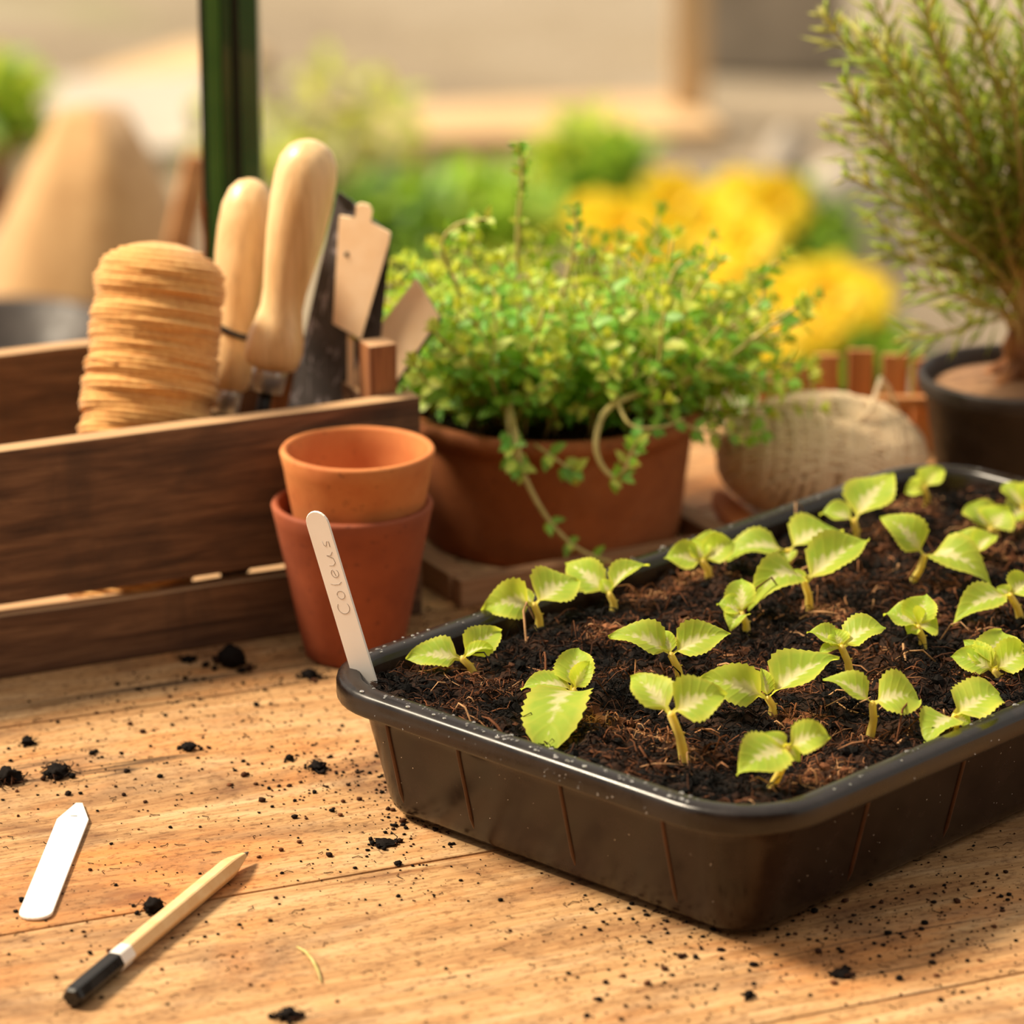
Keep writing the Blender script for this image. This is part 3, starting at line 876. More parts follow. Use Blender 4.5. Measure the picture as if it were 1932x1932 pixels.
def seedling(label, base, node, leaves, r=0.0014, mat='leaf', lean=0.0):
    b = at(base[0], base[1], 0.050)
    for _ in range(3):
        l = to_tray(b)
        b = at(base[0], base[1], soil_z(l.x, l.y))
    l = to_tray(b)
    if not inside(l.x * 1.01, l.y * 1.01): print('SEEDLING OUTSIDE', base, l)
    n = at_depth(node[0], node[1], b.y + lean)
    if n.z < b.z + 0.002: n.z = b.z + 0.002
    e = empty('seedling', b)
    tag(e, label, 'seedling', 'young coleus-like seedlings in the black tray' if False else 'seedlings in the black tray')
    s = MB()
    mid = (b + n) / 2 + Vector((0.0008, 0, 0))
    s.tube([Vector((0, 0, -0.006)), Vector((0, 0, 0)), mid - b, n - b, n - b + Vector((0, 0, 0.0012))],
           [r * 1.2, r * 1.25, r * 1.0, r * 0.95, r * 0.4], 8)
    # pair of nubs where the seed leaves dropped off
    for sgn in (-1, 1):
        q = (mid - b) * 1.15
        s.tube([q, q + Vector((sgn * r * 1.3, 0, r * 0.4))], [r * 0.5, r * 0.15], 5)
    s.build('stem', M['stem'], e)
    px = (CAM_H - n.z) / -ray(node[0], node[1]).z / FOCAL_PX     # metres per picture element here
    for i, lf in enumerate(leaves):
        tx, ty, wpx, k = lf[:4]
        arch = (lf[4] if len(lf) > 4 else 0.16) + 0.04
        fold = (lf[5] if len(lf) > 5 else 0.3) + 0.10
        roll = lf[6] if len(lf) > 6 else 0.0
        start = lf[7] if len(lf) > 7 else None
        rounded = lf[8] if len(lf) > 8 else False
        p0 = n.copy()
        if start: p0 = at_depth(start[0], start[1], n.y)
        z = p0.z + k * (-(ty - (start[1] if start else node[1])) * px / math.cos(PITCH))
        p1 = at(tx, ty, max(z, 0.0525))
        leaf_mesh(p0, p1, wpx * px * 1.15, arch, fold, roll, seed=i + base[0], rounded=rounded, mat=M[mat], parent=e, origin=b)
    return e

S = seedling
# label, base, node, leaves: (tip x, tip y, width, rise share, arch, fold, roll, start)
S('low flat seedling nearest the upright white label, broad leaf pointing left', (893, 1270), (872, 1243),
  [(766, 1240, 62, 0.9, 0.10, 0.15, 10), (946, 1186, 52, 0.6, 0.10, 0.3), (934, 1222, 26, 0.8, 0.2, 0.5)])
S('seedling against the left long rim beside the low flat one, left leaf arching down', (1018, 1185), (1008, 1142),
  [(910, 1148, 62, 0.9, 0.34, 0.30, -12), (1092, 1093, 76, 0.55, 0.14, 0.25, 0), (968, 1117, 26, 0.6, 0.1, 0.4)])
S('small seedling by the left long rim with two upright pointed leaves', (1158, 1152), (1150, 1122),
  [(1066, 1058, 52, 0.55, 0.10, 0.25, -15), (1225, 1064, 40, 0.8, 0.26, 0.5, -30), (1133, 1092, 22, 0.8, 0.1, 0.4)])
S('front-left seedling with a large round leaf hanging towards the tray edge', (1085, 1325), (1082, 1303),
  [(1028, 1412, 100, 0.42, 0.14, 0.05, 0, None, True), (983, 1298, 50, 0.8, 0.18, 0.25, 18), (1092, 1218, 62, 0.75, 0.06, 0.3, 0), (1119, 1242, 34, 0.9, 0.10, 0.5)])
S('wide-spread seedling with wings like a bird, in the middle of the left half', (1284, 1286), (1266, 1236),
  [(1148, 1197, 58, 0.85, 0.20, 0.30, 0), (1378, 1192, 58, 0.85, 0.16, 0.30, 0), (1254, 1186, 26, 0.8, 0.1, 0.5)])
S('short bushy seedling below the arching one, its small leaves crinkled upwards', (1408, 1194), (1400, 1160),
  [(1352, 1138, 44, 0.8, 0.15, 0.3), (1399, 1088, 48, 0.75, 0.10, 0.3), (1378, 1188, 40, 0.8, 0.28, 0.3)])
S('tall seedling whose left leaf arches over and long right leaf sweeps upward', (1527, 1150), (1517, 1098),
  [(1408, 1152, 62, 0.95, 0.62, 0.25, 0), (1640, 1012, 74, 0.75, 0.05, 0.42, -15), (1497, 1074, 18, 0.8, 0.1, 0.4)])
S('seedling near the middle of the far rim with leaves cupped into a star', (1338, 1090), (1326, 1060),
  [(1253, 1050, 48, 0.9, 0.16, 0.3, 0), (1388, 1020, 50, 0.75, 0.14, 0.3), (1306, 1016, 34, 0.8, 0.06, 0.4), (1342, 998, 40, 0.6, 0.05, 0.3)])
S('broad-leaved seedling behind the tall one, dark green leaf lying to the left', (1487, 1062), (1486, 1040),
  [(1366, 1050, 62, 0.7, 0.20, 0.2, 0, None, True), (1590, 1000, 76, 0.6, 0.18, 0.2, 0), (1486, 1062, 28, 0.9, 0.1, 0.3)])
S('seedling in the far left corner with one big leaf standing upright', (1614, 1026), (1611, 984),
  [(1687, 889, 78, 0.72, 0.04, 0.20, 0), (1546, 968, 50, 0.7, 0.12, 0.3)])
S('tiny seedling nearest the far corner of the tray', (1747, 956), (1745, 922),
  [(1708, 930, 36, 0.9, 0.1, 0.3), (1780, 883, 44, 0.75, 0.1, 0.4), (1716, 902, 34, 0.7, 0.1, 0.3)], r=0.0011, mat='leaf_plain')
S('lanky seedling leaning right, one leaf arching up and one drooping sharply', (1720, 1100), (1744, 1050),
  [(1660, 972, 56, 0.85, 0.24, 0.3, 0), (1870, 1102, 66, 0.55, 0.30, 0.3, 0)])
S('small V-shaped seedling between the drooping leaf and the pale round leaf', (1845, 1068), (1842, 1046),
  [(1793, 1004, 50, 0.7, 0.12, 0.3), (1882, 1008, 42, 0.8, 0.2, 0.4)])
S('seedling with a pale round leaf facing out near the right edge, far end', (1880, 1012), (1868, 1000),
  [(1830, 948, 66, 0.75, 0.06, 0.12, 0, None, True), (1905, 958, 64, 0.8, 0.05, 0.15)])
S('seedling cut off by the right edge at the far end of the tray', (1932, 985), (1930, 962),
  [(1890, 912, 50, 0.7, 0.1, 0.3), (1985, 920, 60, 0.7, 0.14, 0.3), (1900, 990, 44, 0.9, 0.1, 0.3)])
S('seedling at the right edge with a leaf sloping down to the left', (1926, 1170), (1906, 1124),
  [(1796, 1174, 54, 0.9, 0.22, 0.3, 0), (1950, 1088, 46, 0.8, 0.1, 0.4), (1880, 1108, 22, 0.8, 0.1, 0.4)])
S('compact cabbage-like seedling right of centre with crinkled leaves', (1741, 1224), (1732, 1185),
  [(1666, 1156, 60, 0.7, 0.14, 0.25, 0), (1748, 1118, 56, 0.8, 0.06, 0.3), (1764, 1162, 52, 0.8, 0.08, 0.35, 20), (1712, 1196, 34, 0.8, 0.2, 0.3)])
S('ruffled seedling directly behind the widest pair of leaves', (1604, 1276), (1588, 1222),
  [(1522, 1190, 42, 0.85, 0.10, 0.4), (1672, 1180, 64, 0.8, 0.18, 0.2, -10), (1571, 1186, 34, 0.8, 0.06, 0.4), (1545, 1232, 28, 0.9, 0.1, 0.3)])
S('seedling with the widest pair of long leaves, spread low in the middle', (1458, 1346), (1449, 1318),
  [(1312, 1281, 62, 0.85, 0.26, 0.30, -14), (1584, 1238, 80, 0.75, 0.10, 0.40, -20), (1436, 1257, 24, 0.85, 0.08, 0.5)])
S('upright seedling near the front edge with a tall bare yellow stem', (1292, 1436), (1266, 1348),
  [(1190, 1274, 62, 0.55, 0.12, 0.22, 0), (1370, 1308, 76, 0.75, 0.24, 0.20, 0)], r=0.0016)
S('two-leaved seedling with a stout stem, right of the frontmost one', (1642, 1388), (1646, 1328),
  [(1552, 1277, 46, 0.8, 0.14, 0.4, 0), (1734, 1318, 76, 0.65, 0.26, 0.15, 0, None, True)])
S('frontmost seedling in the near corner, lower leaf pointing to the left', (1456, 1486), (1486, 1412),
  [(1390, 1458, 82, 0.45, 0.14, 0.15, 0), (1568, 1388, 56, 0.8, 0.28, 0.2, 0), (1440, 1382, 26, 0.8, 0.1, 0.3), (1508, 1436, 26, 0.9, 0.1, 0.3)])
S('seedling tucked behind the right near rim, one ribbed round leaf raised', (1800, 1372), (1800, 1352),
  [(1886, 1306, 84, 0.6, 0.10, 0.15, 0, None, True), (1744, 1402, 66, 0.55, 0.18, 0.2, 0), (1834, 1368, 40, 0.9, 0.1, 0.2)])
S('star-shaped seedling at the right edge beside the compact crinkled one', (1884, 1284), (1876, 1266),
  [(1794, 1236, 50, 0.7, 0.14, 0.2), (1890, 1184, 74, 0.7, 0.06, 0.15), (1950, 1228, 58, 0.75, 0.2, 0.3), (1818, 1206, 36, 0.7, 0.1, 0.3)])

# ================================================================== labels and pencil
def label_outline(L, W, round_end=True, n=10, tip=0.0):
    pts = []
    for k in range(n + 1):
        a = math.pi * k / n
        pts.append((W / 2 * math.cos(a), L - W / 2 + W / 2 * math.sin(a)))
    if tip: pts += [(-W / 2, tip), (-W * 0.10, 0.0), (W * 0.10, 0.0), (W / 2, tip)]
    else: pts += [(-W / 2, 0.0), (W / 2, 0.0)]
    return pts
def slab(mb, outline, th, frame, inset=0.0003, mi=0):
    """outline in the frame's x-y plane, thickness along its z, softened arrises"""
    cx = sum(p[0] for p in outline) / len(outline); cy = sum(p[1] for p in outline) / len(outline)
    rings = []
    for ins, z in ((inset, 0), (0, inset), (0, th - inset), (inset, th)):
        ring_ = []
        for x, y in outline:
            d = Vector((x - cx, y - cy)); k = max(0, 1 - ins / max(d.length, 1e-6))
            ring_.append(frame @ Vector((cx + d.x * k, cy + d.y * k, z)))
        rings.append(ring_)
    mb.loops(rings, True, True, True, mi)
def frame_from(origin, x, y):
    x = Vector(x).normalized(); z = x.cross(Vector(y)).normalized(); y = z.cross(x)
    m = Matrix((x, y, z)).transposed().to_4x4(); m.translation = origin
    return m

# upright label in the tray
lb = at(689, 1277, 0.0538); lt = at_depth(594, 963, lb.y + 0.002)
ax = (lt - lb).normalized()
ln = Vector((-0.55, -0.83, 0.15)); lx = ax.cross(ln).normalized()
root_ = lb - ax * 0.007
LF = frame_from(Vector(), -lx if lx.x < 0 else lx, ax)
LL = (lt - root_).length; LW = 0.0100
lab = empty('plant_label', root_)
tag(lab, 'white plant label with pencilled word, standing in the left corner of the tray', 'label')
lm_ = MB(); slab(lm_, label_outline(LL, LW), 0.0010, LF); lm_.build('label_stick', M['label_white'], lab, smooth=False)
# the pencilled word: strokes drawn along the stick (reading upwards)
def stroke(pts): return [(p[0], p[1]) for p in pts]
def arc(cx, cy, rx, ry, a0, a1, n=12): return [(cx + rx * math.cos(R(a0 + (a1 - a0) * k / n)), cy + ry * math.sin(R(a0 + (a1 - a0) * k / n))) for k in range(n + 1)]
WORD = [arc(0.9, 0.95, 0.75, 0.95, 50, 310),                                   # C
        arc(2.45, 0.75, 0.50, 0.62, 90, 450),                                  # o
        [(3.9, 1.9), (3.72, 1.2), (3.75, 0.5), (4.0, 0.05)],                   # l
        [(4.75, 0.62), (5.35, 0.78)] + arc(5.1, 0.68, 0.50, 0.58, 20, 330),    # e
        [(6.1, 1.2), (6.05, 0.5), (6.35, 0.1), (6.9, 0.2), (7.3, 1.15), (7.3, 0.45), (7.7, 0.1)],   # u
        [(9.1, 1.2), (8.55, 1.05), (8.45, 0.75), (9.0, 0.5), (8.95, 0.15), (8.3, 0.2)]]   # s
hw = MB(); SC = 0.00300
T0 = LL * 0.44
fz = 0.00097 if (LF @ Vector((0, 0, 1))).y < 0 else 0.00003
for st in WORD:
    pth = [LF @ Vector((0.0026 - y * SC * 0.92 + 0.0005, T0 + x * SC * 1.08, fz)) for x, y in st]
    hw.tube(pth, 0.00013, 6)
hw.build('handwriting', M['graphite'], lab)

# spare label lying on the bench
a_, b_ = at(150, 1521), at(63, 1739)
ax = (b_ - a_).normalized(); LF2 = frame_from(Vector(), ax.cross(UP), ax)
sp = empty('plant_label', (a_.x, a_.y, 0.0003))
tag(sp, 'blank white plant label with a pointed end lying on the bench near the pencil', 'label')
sm_ = MB(); Ls = (b_ - a_).length; slab(sm_, label_outline(Ls, 0.0118, tip=0.016), 0.0012, LF2)
if (LF2 @ Vector((0, 0, 1))).z < 0: 
    for v in sm_.v: v.z += 0.0012
sm_.build('label_stick', M['label_white'], sp, smooth=False)
hm = MB(); hm.tube([LF2 @ Vector((x * 0.001, 0.0135, 0.0013)) + (Vector((0, 0, 0)) if (LF2 @ Vector((0, 0, 1))).z > 0 else Vector((0, 0, 0.0025))) for x in (-1.2, -0.4, 0.4, 1.2)], 0.00015, 4)
hm.build('scored_slot', M['graphite'], sp)

# pencil
pb, pt = at(134, 1884, 0.0040), at(468, 1608, 0.0040)
pdir = (pt - pb).normalized(); PLn = (pt - pb).length
pen = empty('pencil', (pb.x, pb.y, 0.0))
tag(pen, 'short natural wood pencil with black dipped end and white band', 'pencil')
PF = frame_from(Vector((0, 0, 0.0040)), pdir, Vector((-pdir.y, pdir.x, 0)))
def hexring(x, r, n=12):
    pts = []
    for k in range(n):                       # six flats with narrow worn edges between them
        a = R(60) * (k // 2) + (R(25) if k % 2 else R(-25)) + R(30)
        pts.append(PF @ Vector((x, r * math.cos(a), r * math.sin(a))))
    return pts
PR = 0.0038
def pencil_part(name, rings, mat):
    m_ = MB(); m_.loops([hexring(x, r) for x, r in rings], True, True, True); m_.build(name, mat, pen, smooth=False)
pencil_part('dipped_end', [(0, PR * 0.72), (0.0010, PR * 0.95), (0.0022, PR * 1.03), (0.031, PR * 1.03), (0.0312, PR * 0.9)], M['black'])
pencil_part('white_band', [(0.0311, PR * 0.9), (0.0312, PR * 1.025), (0.0395, PR * 1.02), (0.0396, PR * 0.9)], M['label_white'])
pencil_part('shaft', [(0.0394, PR * 0.9), (0.0395, PR), (PLn - 0.017, PR), (PLn - 0.0135, PR * 0.9), (PLn - 0.0035, PR * 0.34)], M['pencil_wood'])
pencil_part('lead', [(PLn - 0.0036, PR * 0.33), (PLn - 0.0012, PR * 0.17), (PLn, PR * 0.08)], M['pencil_lead'])

# ================================================================== things in the crate
def lathe_along(mb, p0, p1, prof, seg=28, mi=0, wob=None):
    """prof: (distance from p0, radius) turned about the line p0-p1"""
    d = (Vector(p1) - Vector(p0)).normalized()
    a = d.orthogonal().normalized(); b = d.cross(a)
    rings = []
    for s, r in prof:
        rings.append([Vector(p0) + d * s + (a * math.cos(t) + b * math.sin(t)) * (r * (1 if wob is None else wob(s, t))) for t in [2 * math.pi * i / seg for i in range(seg)]])
    mb.loops(rings, True, True, True, mi)

# cone of twine
tt, tm = at_depth(313, 458, 1.634), at_depth(271, 832, 1.613)
td = (tt - tm).normalized()
t0 = tm - td * ((tm.z - 0.0145) / td.z)
TL = (tt - t0).length
spool = empty('twine_cone', t0)
tag(spool, 'thick cone of orange-tan twine standing in the crate', 'twine')
core = MB(); TR = 0.0272
def spool_r(s, t=0.0):
    q = s / TL
    x = s + 0.0045 * math.sin(t + 0.9) * math.sin(q * 2.9 + 0.2)            # the turns lie a little askew
    rip = 0.0024 * noise.noise(Vector((x * 185, 0.5 * math.cos(t), 0.5 * math.sin(t)))) + 0.0013 * noise.noise(Vector((x * 420, 1.1 * math.cos(t) + 4, 1.1 * math.sin(t))))
    r = TR * (0.96 + 0.05 * math.sin(q * 2.9)) + rip
    if q > 0.88: r *= max(0.03, 1 - ((q - 0.88) / 0.122) ** 2.2) ** 0.5
    return r
lathe_along(core, Vector(), td, [(TL * k / 130, 1.0) for k in range(131)], 40, wob=lambda s, t: spool_r(s, t))
core.build('cone_core', M['cord'], spool)
wind = MB(); a = td.orthogonal().normalized(); b = td.cross(a)
turns = 70; n = turns * 26; path = []; rad = []
rnd = random.Random(3)
for k in range(n + 1):
    q = k / n; s = TL * (0.01 + 0.97 * q)
    ang = 2 * math.pi * turns * q
    s2 = s - 0.0045 * math.sin(ang + 0.9) * math.sin(q * 2.9 + 0.2)
    s2 = min(TL * 0.985, max(0, s2))
    path.append(td * s2 + (a * math.cos(ang) + b * math.sin(ang)) * (spool_r(s2, ang) - 0.0001))
    rad.append(0.0008 * (1 + 0.5 * noise.noise(Vector((ang * 0.8, 3, 0)))))
wind.tube(path, rad, 6)
for k in range(7):       # loose strands
    q0 = rnd.uniform(0.2, 0.9); pth = []
    for i in range(24):
        ang = q0 * 50 + i * 0.13; s = min(TL * q0 + 0.004 * math.sin(i * 0.2 + k), TL * 0.985)
        pth.append(td * s + (a * math.cos(ang) + b * math.sin(ang)) * (spool_r(s, ang) + 0.0009))
    wind.tube(pth, 0.0005, 4)
wind.build('windings', M['cord'], spool)

# trowel with a pale handle
def tool(top_px, fer_px, Y0, Y1, prof_px, label, name, ferrule=True):
    pt_, pf = at_depth(top_px[0], top_px[1], Y1), at_depth(fer_px[0], fer_px[1], Y0)
    d = (pt_ - pf); Lw = d.length; d.normalize()
    Lp = math.hypot(top_px[0] - fer_px[0], top_px[1] - fer_px[1]); k = Lw / Lp
    foot = pf - d * ((pf.z - 0.013) / d.z)
    e = empty(name, foot); tag(e, label, 'trowel', 'wooden handled trowels in the crate')
    o = pf - foot
    h = MB(); lathe_along(h, o, o + d, [(s * k, r * k) for s, r in prof_px], 32)
    h.build('handle', M['handle'], e)
    f = MB(); lathe_along(f, o - d * 0.001, o, [(0, 0.004), (0.0001, 31 * k), (0.008, 34 * k), (0.0105, 34 * k), (0.0106, 0.004)], 28)
    f.build('ferrule', M['steel'], e)
    s_ = MB(); s_.tube([o + d * 0.002, o - d * 0.012, o - d * 0.022], [0.0032, 0.0030, 0.0028], 12)
    s_.build('tang', M['blackened'], e)
    bl = MB(); rings = []
    side = d.cross(Vector((0, -1, 0))).normalized(); nb = side.cross(d)
    ln_ = (o - d * 0.020).length
    for q in range(9):
        u = q / 8; w = 0.015 * (min(1, u * 3.2) ** 0.6) * (1 - 0.75 * max(0, u - 0.55) / 0.45)
        c = o - d * 0.020 - d * (ln_ * u)
        rings.append([c + side * (w * x) + nb * (0.004 * (x * x)) + nb * t for x, t in ((-1, 0), (-0.5, 0), (0, 0), (0.5, 0), (1, 0), (1, 0.001), (0.5, 0.001), (0, 0.001), (-0.5, 0.001), (-1, 0.001))])
    bl.loops(rings, True, True, True); bl.build('blade', M['blackened'], e)
    return e, o, d, k
P1 = [(38, 30), (44, 46), (56, 52), (78, 55), (104, 53), (130, 45), (158, 40), (190, 41), (240, 48), (300, 55), (360, 59), (410, 59), (440, 54), (462, 42), (474, 26), (480, 8)]
tool((590, 262), (503, 735), 1.638, 1.656, P1, 'tall pale wooden trowel handle with a bright metal ferrule', 'hand_trowel')
P2 = [(38, 28), (46, 42), (60, 47), (84, 50), (120, 48), (170, 42), (230, 46), (300, 52), (350, 53), (390, 50), (420, 40), (436, 26), (443, 8)]
e2, o2, d2, k2 = tool((476, 336), (418, 776), 1.660, 1.690, P2, 'shorter wooden trowel handle with a black strap, behind the tall one', 'hand_trowel')
st = MB(); pth = []
sa = d2.orthogonal().normalized(); sb = d2.cross(sa)
for i in range(28):
    t = 2 * math.pi * i / 28
    pth.append(o2 + d2 * (160 * k2 + 0.004 * math.sin(t)) + (sa * math.cos(t) + sb * math.sin(t)) * (46 * k2))
st.tube(pth, 0.0014, 6, closed=True)
st.build('strap', M['black'], e2)

# chalked slate marker and two card labels
def px_slab(name, pts, Y, th, mat, parent, tilt=0.0, turn=0.55, x0=655):
    """flat piece leaning back by tilt and turned a little towards the left"""
    m_ = MB(); w = [at_depth(x, y, Y + tilt * (700 - y) / 1000.0 - turn * (x - x0) * 0.000225) for x, y in pts]
    o = Vector(parent.location)
    rings = [[p - o for p in w], [p - o + Vector((0, th, 0)) for p in w]]
    m_.loops(rings, True, True, True)
    return m_.build(name, mat, parent, smooth=False)
def foot_at(x, y, Y):
    p = at_depth(x, y, Y); return Vector((p.x, p.y, 0.012))
sl = empty('slate_marker', foot_at(610, 800, 1.672)); tag(sl, 'dark grey slate marker with chalk scribbles, leaning beside the trowels', 'marker')
px_slab('slate_board', [(470, 1090), (672, 1090), (738, 448), (662, 380), (634, 372)], 1.673, 0.004, M['slate'], sl, 0.02)
k1 = empty('card_tag', foot_at(660, 760, 1.668)); tag(k1, 'tall tan card tag with a small hanging tab, in front of the slate marker', 'tag')
px_slab('card', [(628, 611), (639, 418), (641, 408), (669, 412), (671, 390), (681, 384), (697, 388), (703, 398), (699, 420), (736, 440), (734, 458), (681, 640)], 1.6665, 0.0022, M['kraft'], k1, 0.02)
for hp in ((655, 480),):
    h_ = MB(); c_ = at_depth(hp[0], hp[1], 1.6665 + 0.02 * 0.22) - Vector(k1.location)
    lathe_along(h_, c_ + Vector((0, -0.0004, 0)), c_, [(0, 0.0001), (0.00005, 0.0012), (0.0003, 0.0012), (0.0004, 0.0001)], 12)
    h_.build('punched_hole', M['gasket'], k1)
px_slab('tie', [(634, 372), (640, 362), (668, 382), (666, 402), (652, 398)], 1.6660, 0.0012, M['black'], k1, 0.02)
px_slab('hanger', [(655, 1120), (668, 1120), (668, 640), (655, 630)], 1.6690, 0.0012, M['kraft'], k1, 0.02)
k2_ = empty('card_tag', foot_at(735, 760, 1.662)); tag(k2_, 'diamond-tilted tan card tag beside the crate corner post, against the herb', 'tag')
px_slab('card', [(785, 526), (829, 600), (757, 706), (640, 880), (610, 850), (688, 655)], 1.662, 0.0022, M['kraft'], k2_, 0.03, 0.55, 740)
px_slab('backing', [(789, 530), (834, 604), (762, 712), (645, 886), (612, 852), (690, 652)], 1.6645, 0.0020, M['slate'], k2_, 0.03, 0.55, 740)

# ================================================================== herb in the large pot
def oval_leaf(mb, p, d, nrm, L, W, mi):
    d = d.normalized(); s = d.cross(nrm).normalized(); nn = s.cross(d)
    pts = [p, p + d * L * 0.35 + s * W * 0.5 + nn * W * 0.12, p + d * L * 0.35 - s * W * 0.5 + nn * W * 0.12, p + d * L * 0.38,
           p + d * L * 0.72 + s * W * 0.36 + nn * W * 0.08, p + d * L * 0.72 - s * W * 0.36 + nn * W * 0.08, p + d * L * 0.74 - nn * W * 0.04, p + d * L - nn * W * 0.15]
    mb.add(pts, [(0, 3, 1), (0, 2, 3), (3, 6, 4, 1), (3, 2, 5, 6), (6, 7, 4), (6, 5, 7)], mi)
def sprig_mesh(seed, L, leaf, droop=0.25, gap=0.0082, pale=0.3):
    r_ = random.Random(seed); mb = MB(); path = []
    bx, by = r_.uniform(-0.2, 0.2), r_.uniform(-0.2, 0.2)
    n = 8
    for k in range(n + 1):
        s = k / n
        path.append(Vector((bx * L * s * s + 0.003 * math.sin(s * 7 + seed), by * L * s * s + droop * L * s * s, L * s * (1 - 0.25 * droop * s))))
    mb.tube(path, [0.0011 * (1 - 0.5 * k / n) for k in range(n + 1)], 4, 1)
    s = 0.18; tw = r_.uniform(0, 3)
    while s < 1.0:
        i = min(n - 1, int(s * n)); f = s * n - i
        p = path[i].lerp(path[i + 1], f); t = (path[i + 1] - path[i]).normalized()
        u = t.orthogonal().normalized(); u = Quaternion(t, tw) @ u
        for sg in (1, -1):
            d = (u * sg + t * r_.uniform(0.25, 0.8)).normalized()
            ll = leaf * r_.uniform(0.7, 1.15) * (1 - 0.35 * max(0, s - 0.7) / 0.3)
            oval_leaf(mb, p, d, t, ll, ll * r_.uniform(0.5, 0.62), 2 if r_.random() < pale * (0.4 + s) else 0)
        tw += 1.57 + r_.uniform(-0.3, 0.3); s += gap / L
    for _ in range(5):
        d = Vector((r_.uniform(-1, 1), r_.uniform(-1, 1), 1.2)).normalized()
        oval_leaf(mb, path[-1], d, UP, leaf * 0.6, leaf * 0.34, 2)
    return mb
HM = [M['herb'], M['herb_stem'], M['herb_pale']]
herb = empty('herb_plant', (BX, BY, 0.059))
tag(herb, 'bushy green oregano-like herb spilling over the large terracotta pot', 'herb')
pot_soil = MB(); pot_soil.lathe([(0.0, -0.03), (0.050, -0.03), (0.0545, 0.0), (0.03, 0.004), (0.0, 0.006)], 40)
pot_soil.build('potting_soil', M['soil'], herb)
variants = []
for v in range(12):
    L = 0.060 + 0.0055 * (v % 6)
    mb = sprig_mesh(v * 7 + 1, L, 0.0118, 0.15 + 0.05 * (v % 4), pale=0.14 + 0.08 * (v % 4))
    o = mb.build('sprig', HM, link=False); variants.append(o.data)
rnd = random.Random(21)
def put_sprig(p, d, tw, sc, me=None):
    o = bpy.data.objects.new('sprig', me or rnd.choice(variants))
    col.objects.link(o); o.parent = herb; o.location = p
    o.rotation_mode = 'QUATERNION'
    o.rotation_quaternion = UP.rotation_difference(d.normalized()) @ Quaternion(UP, tw)
    o.scale = (sc, sc, sc)
for i in range(290):
    a = rnd.uniform(0, 2 * math.pi); q = math.sqrt(rnd.random())
    px_, py_ = 0.051 * q * math.cos(a), 0.051 * q * math.sin(a)
    tilt = q * rnd.uniform(0.45, 1.45) + rnd.uniform(-0.1, 0.15)
    d = Vector((math.cos(a) * math.sin(tilt), math.sin(a) * math.sin(tilt), math.cos(tilt)))
    d.x += 0.14
    if d.y < -0.35 and d.z < 0.75:          # the near rim stays clear
        d.z += 0.55; py_ = max(py_, -0.030)
    sc = rnd.uniform(0.62, 1.02) * (1.0 if tilt < 1.0 else 0.92)
    if d.x > 0.4: sc *= 1.15
    put_sprig(Vector((px_, py_, 0.002)), d, rnd.uniform(0, 6.28), sc)
for i in range(22):                        # heavy side of the clump, leaning over to the right
    put_sprig(Vector((rnd.uniform(0.02, 0.045), rnd.uniform(-0.02, 0.03), 0.002)), Vector((1, rnd.uniform(-0.35, 0.45), rnd.uniform(0.05, 0.75))), rnd.uniform(0, 6.28), rnd.uniform(0.7, 1.05))
def trail(pts, Y, leaf_at, r=0.0011, leaf=0.0075, mat=1, name='trailing_stem', seed=0, every=None):
    """long stem through the given picture points; Y gives the distance of each point"""
    w = [at_depth(p[0], p[1], Y[i] if hasattr(Y, '__len__') else Y) - Vector(herb.location) for i, p in enumerate(pts)]
    path = []
    for k in range(len(w) - 1):
        p0, p1, p2, p3 = w[max(0, k - 1)], w[k], w[k + 1], w[min(len(w) - 1, k + 2)]
        for i in range(6):
            t = i / 6
            path.append(0.5 * ((2 * p1) + (p2 - p0) * t + (2 * p0 - 5 * p1 + 4 * p2 - p3) * t * t + (3 * p1 - p0 - 3 * p2 + p3) * t ** 3))
    path.append(w[-1])
    mb = MB(); mb.tube(path, [r * (1 - 0.5 * k / len(path)) for k in range(len(path))], 6, 1)
    r_ = random.Random(seed)
    for s in leaf_at:
        i = min(len(path) - 2, int(s * (len(path) - 1))); p = path[i]; t = (path[i + 1] - path[i]).normalized()
        for sg in (1, -1, 0.3):
            u = Quaternion(t, r_.uniform(-0.9, 0.9)) @ (t.cross(Vector((0, -1, 0.2))).normalized())
            oval_leaf(mb, p, u * sg + t * 0.5 + Vector((0, -0.25, 0)), Vector((0, -0.8, 0.6)), leaf * r_.uniform(0.7, 1.2), leaf * 0.55, r_.choice((0, 0, 2)))
    mb.build(name, HM, herb)
trail([(960, 760), (975, 830), (985, 885), (1012, 945), (1050, 1000), (1098, 1040), (1155, 1062)], [1.665, 1.648, 1.644, 1.640, 1.636, 1.632, 1.628], (0.3, 0.36, 0.62, 0.76, 0.9), 0.0016, 0.0065, seed=2)
trail([(960, 740), (958, 800), (968, 850), (975, 880)], [1.67, 1.655, 1.646, 1.644], (0.45, 0.6, 0.75, 0.85, 0.95), 0.0010, 0.0085, seed=4)
trail([(1210, 740), (1160, 762), (1134, 790), (1124, 840), (1135, 878), (1158, 900), (1180, 885), (1192, 855), (1200, 835)], [1.67, 1.658, 1.650, 1.643, 1.640, 1.638, 1.637, 1.637, 1.637], (0.62, 0.70, 0.8, 0.9, 0.97), 0.0016, 0.0075, mat=2, seed=6)
trail([(1150, 700), (1170, 770), (1195, 805), (1250, 805), (1290, 790)], [1.675, 1.655, 1.648, 1.650, 1.66], (0.5, 0.7, 0.9), 0.0010, seed=8)
trail([(1230, 770), (1290, 800), (1330, 815), (1400, 820), (1440, 815)], [1.68, 1.668, 1.668, 1.68, 1.69], (0.4, 0.55, 0.7, 0.85, 0.97), 0.0010, seed=9)
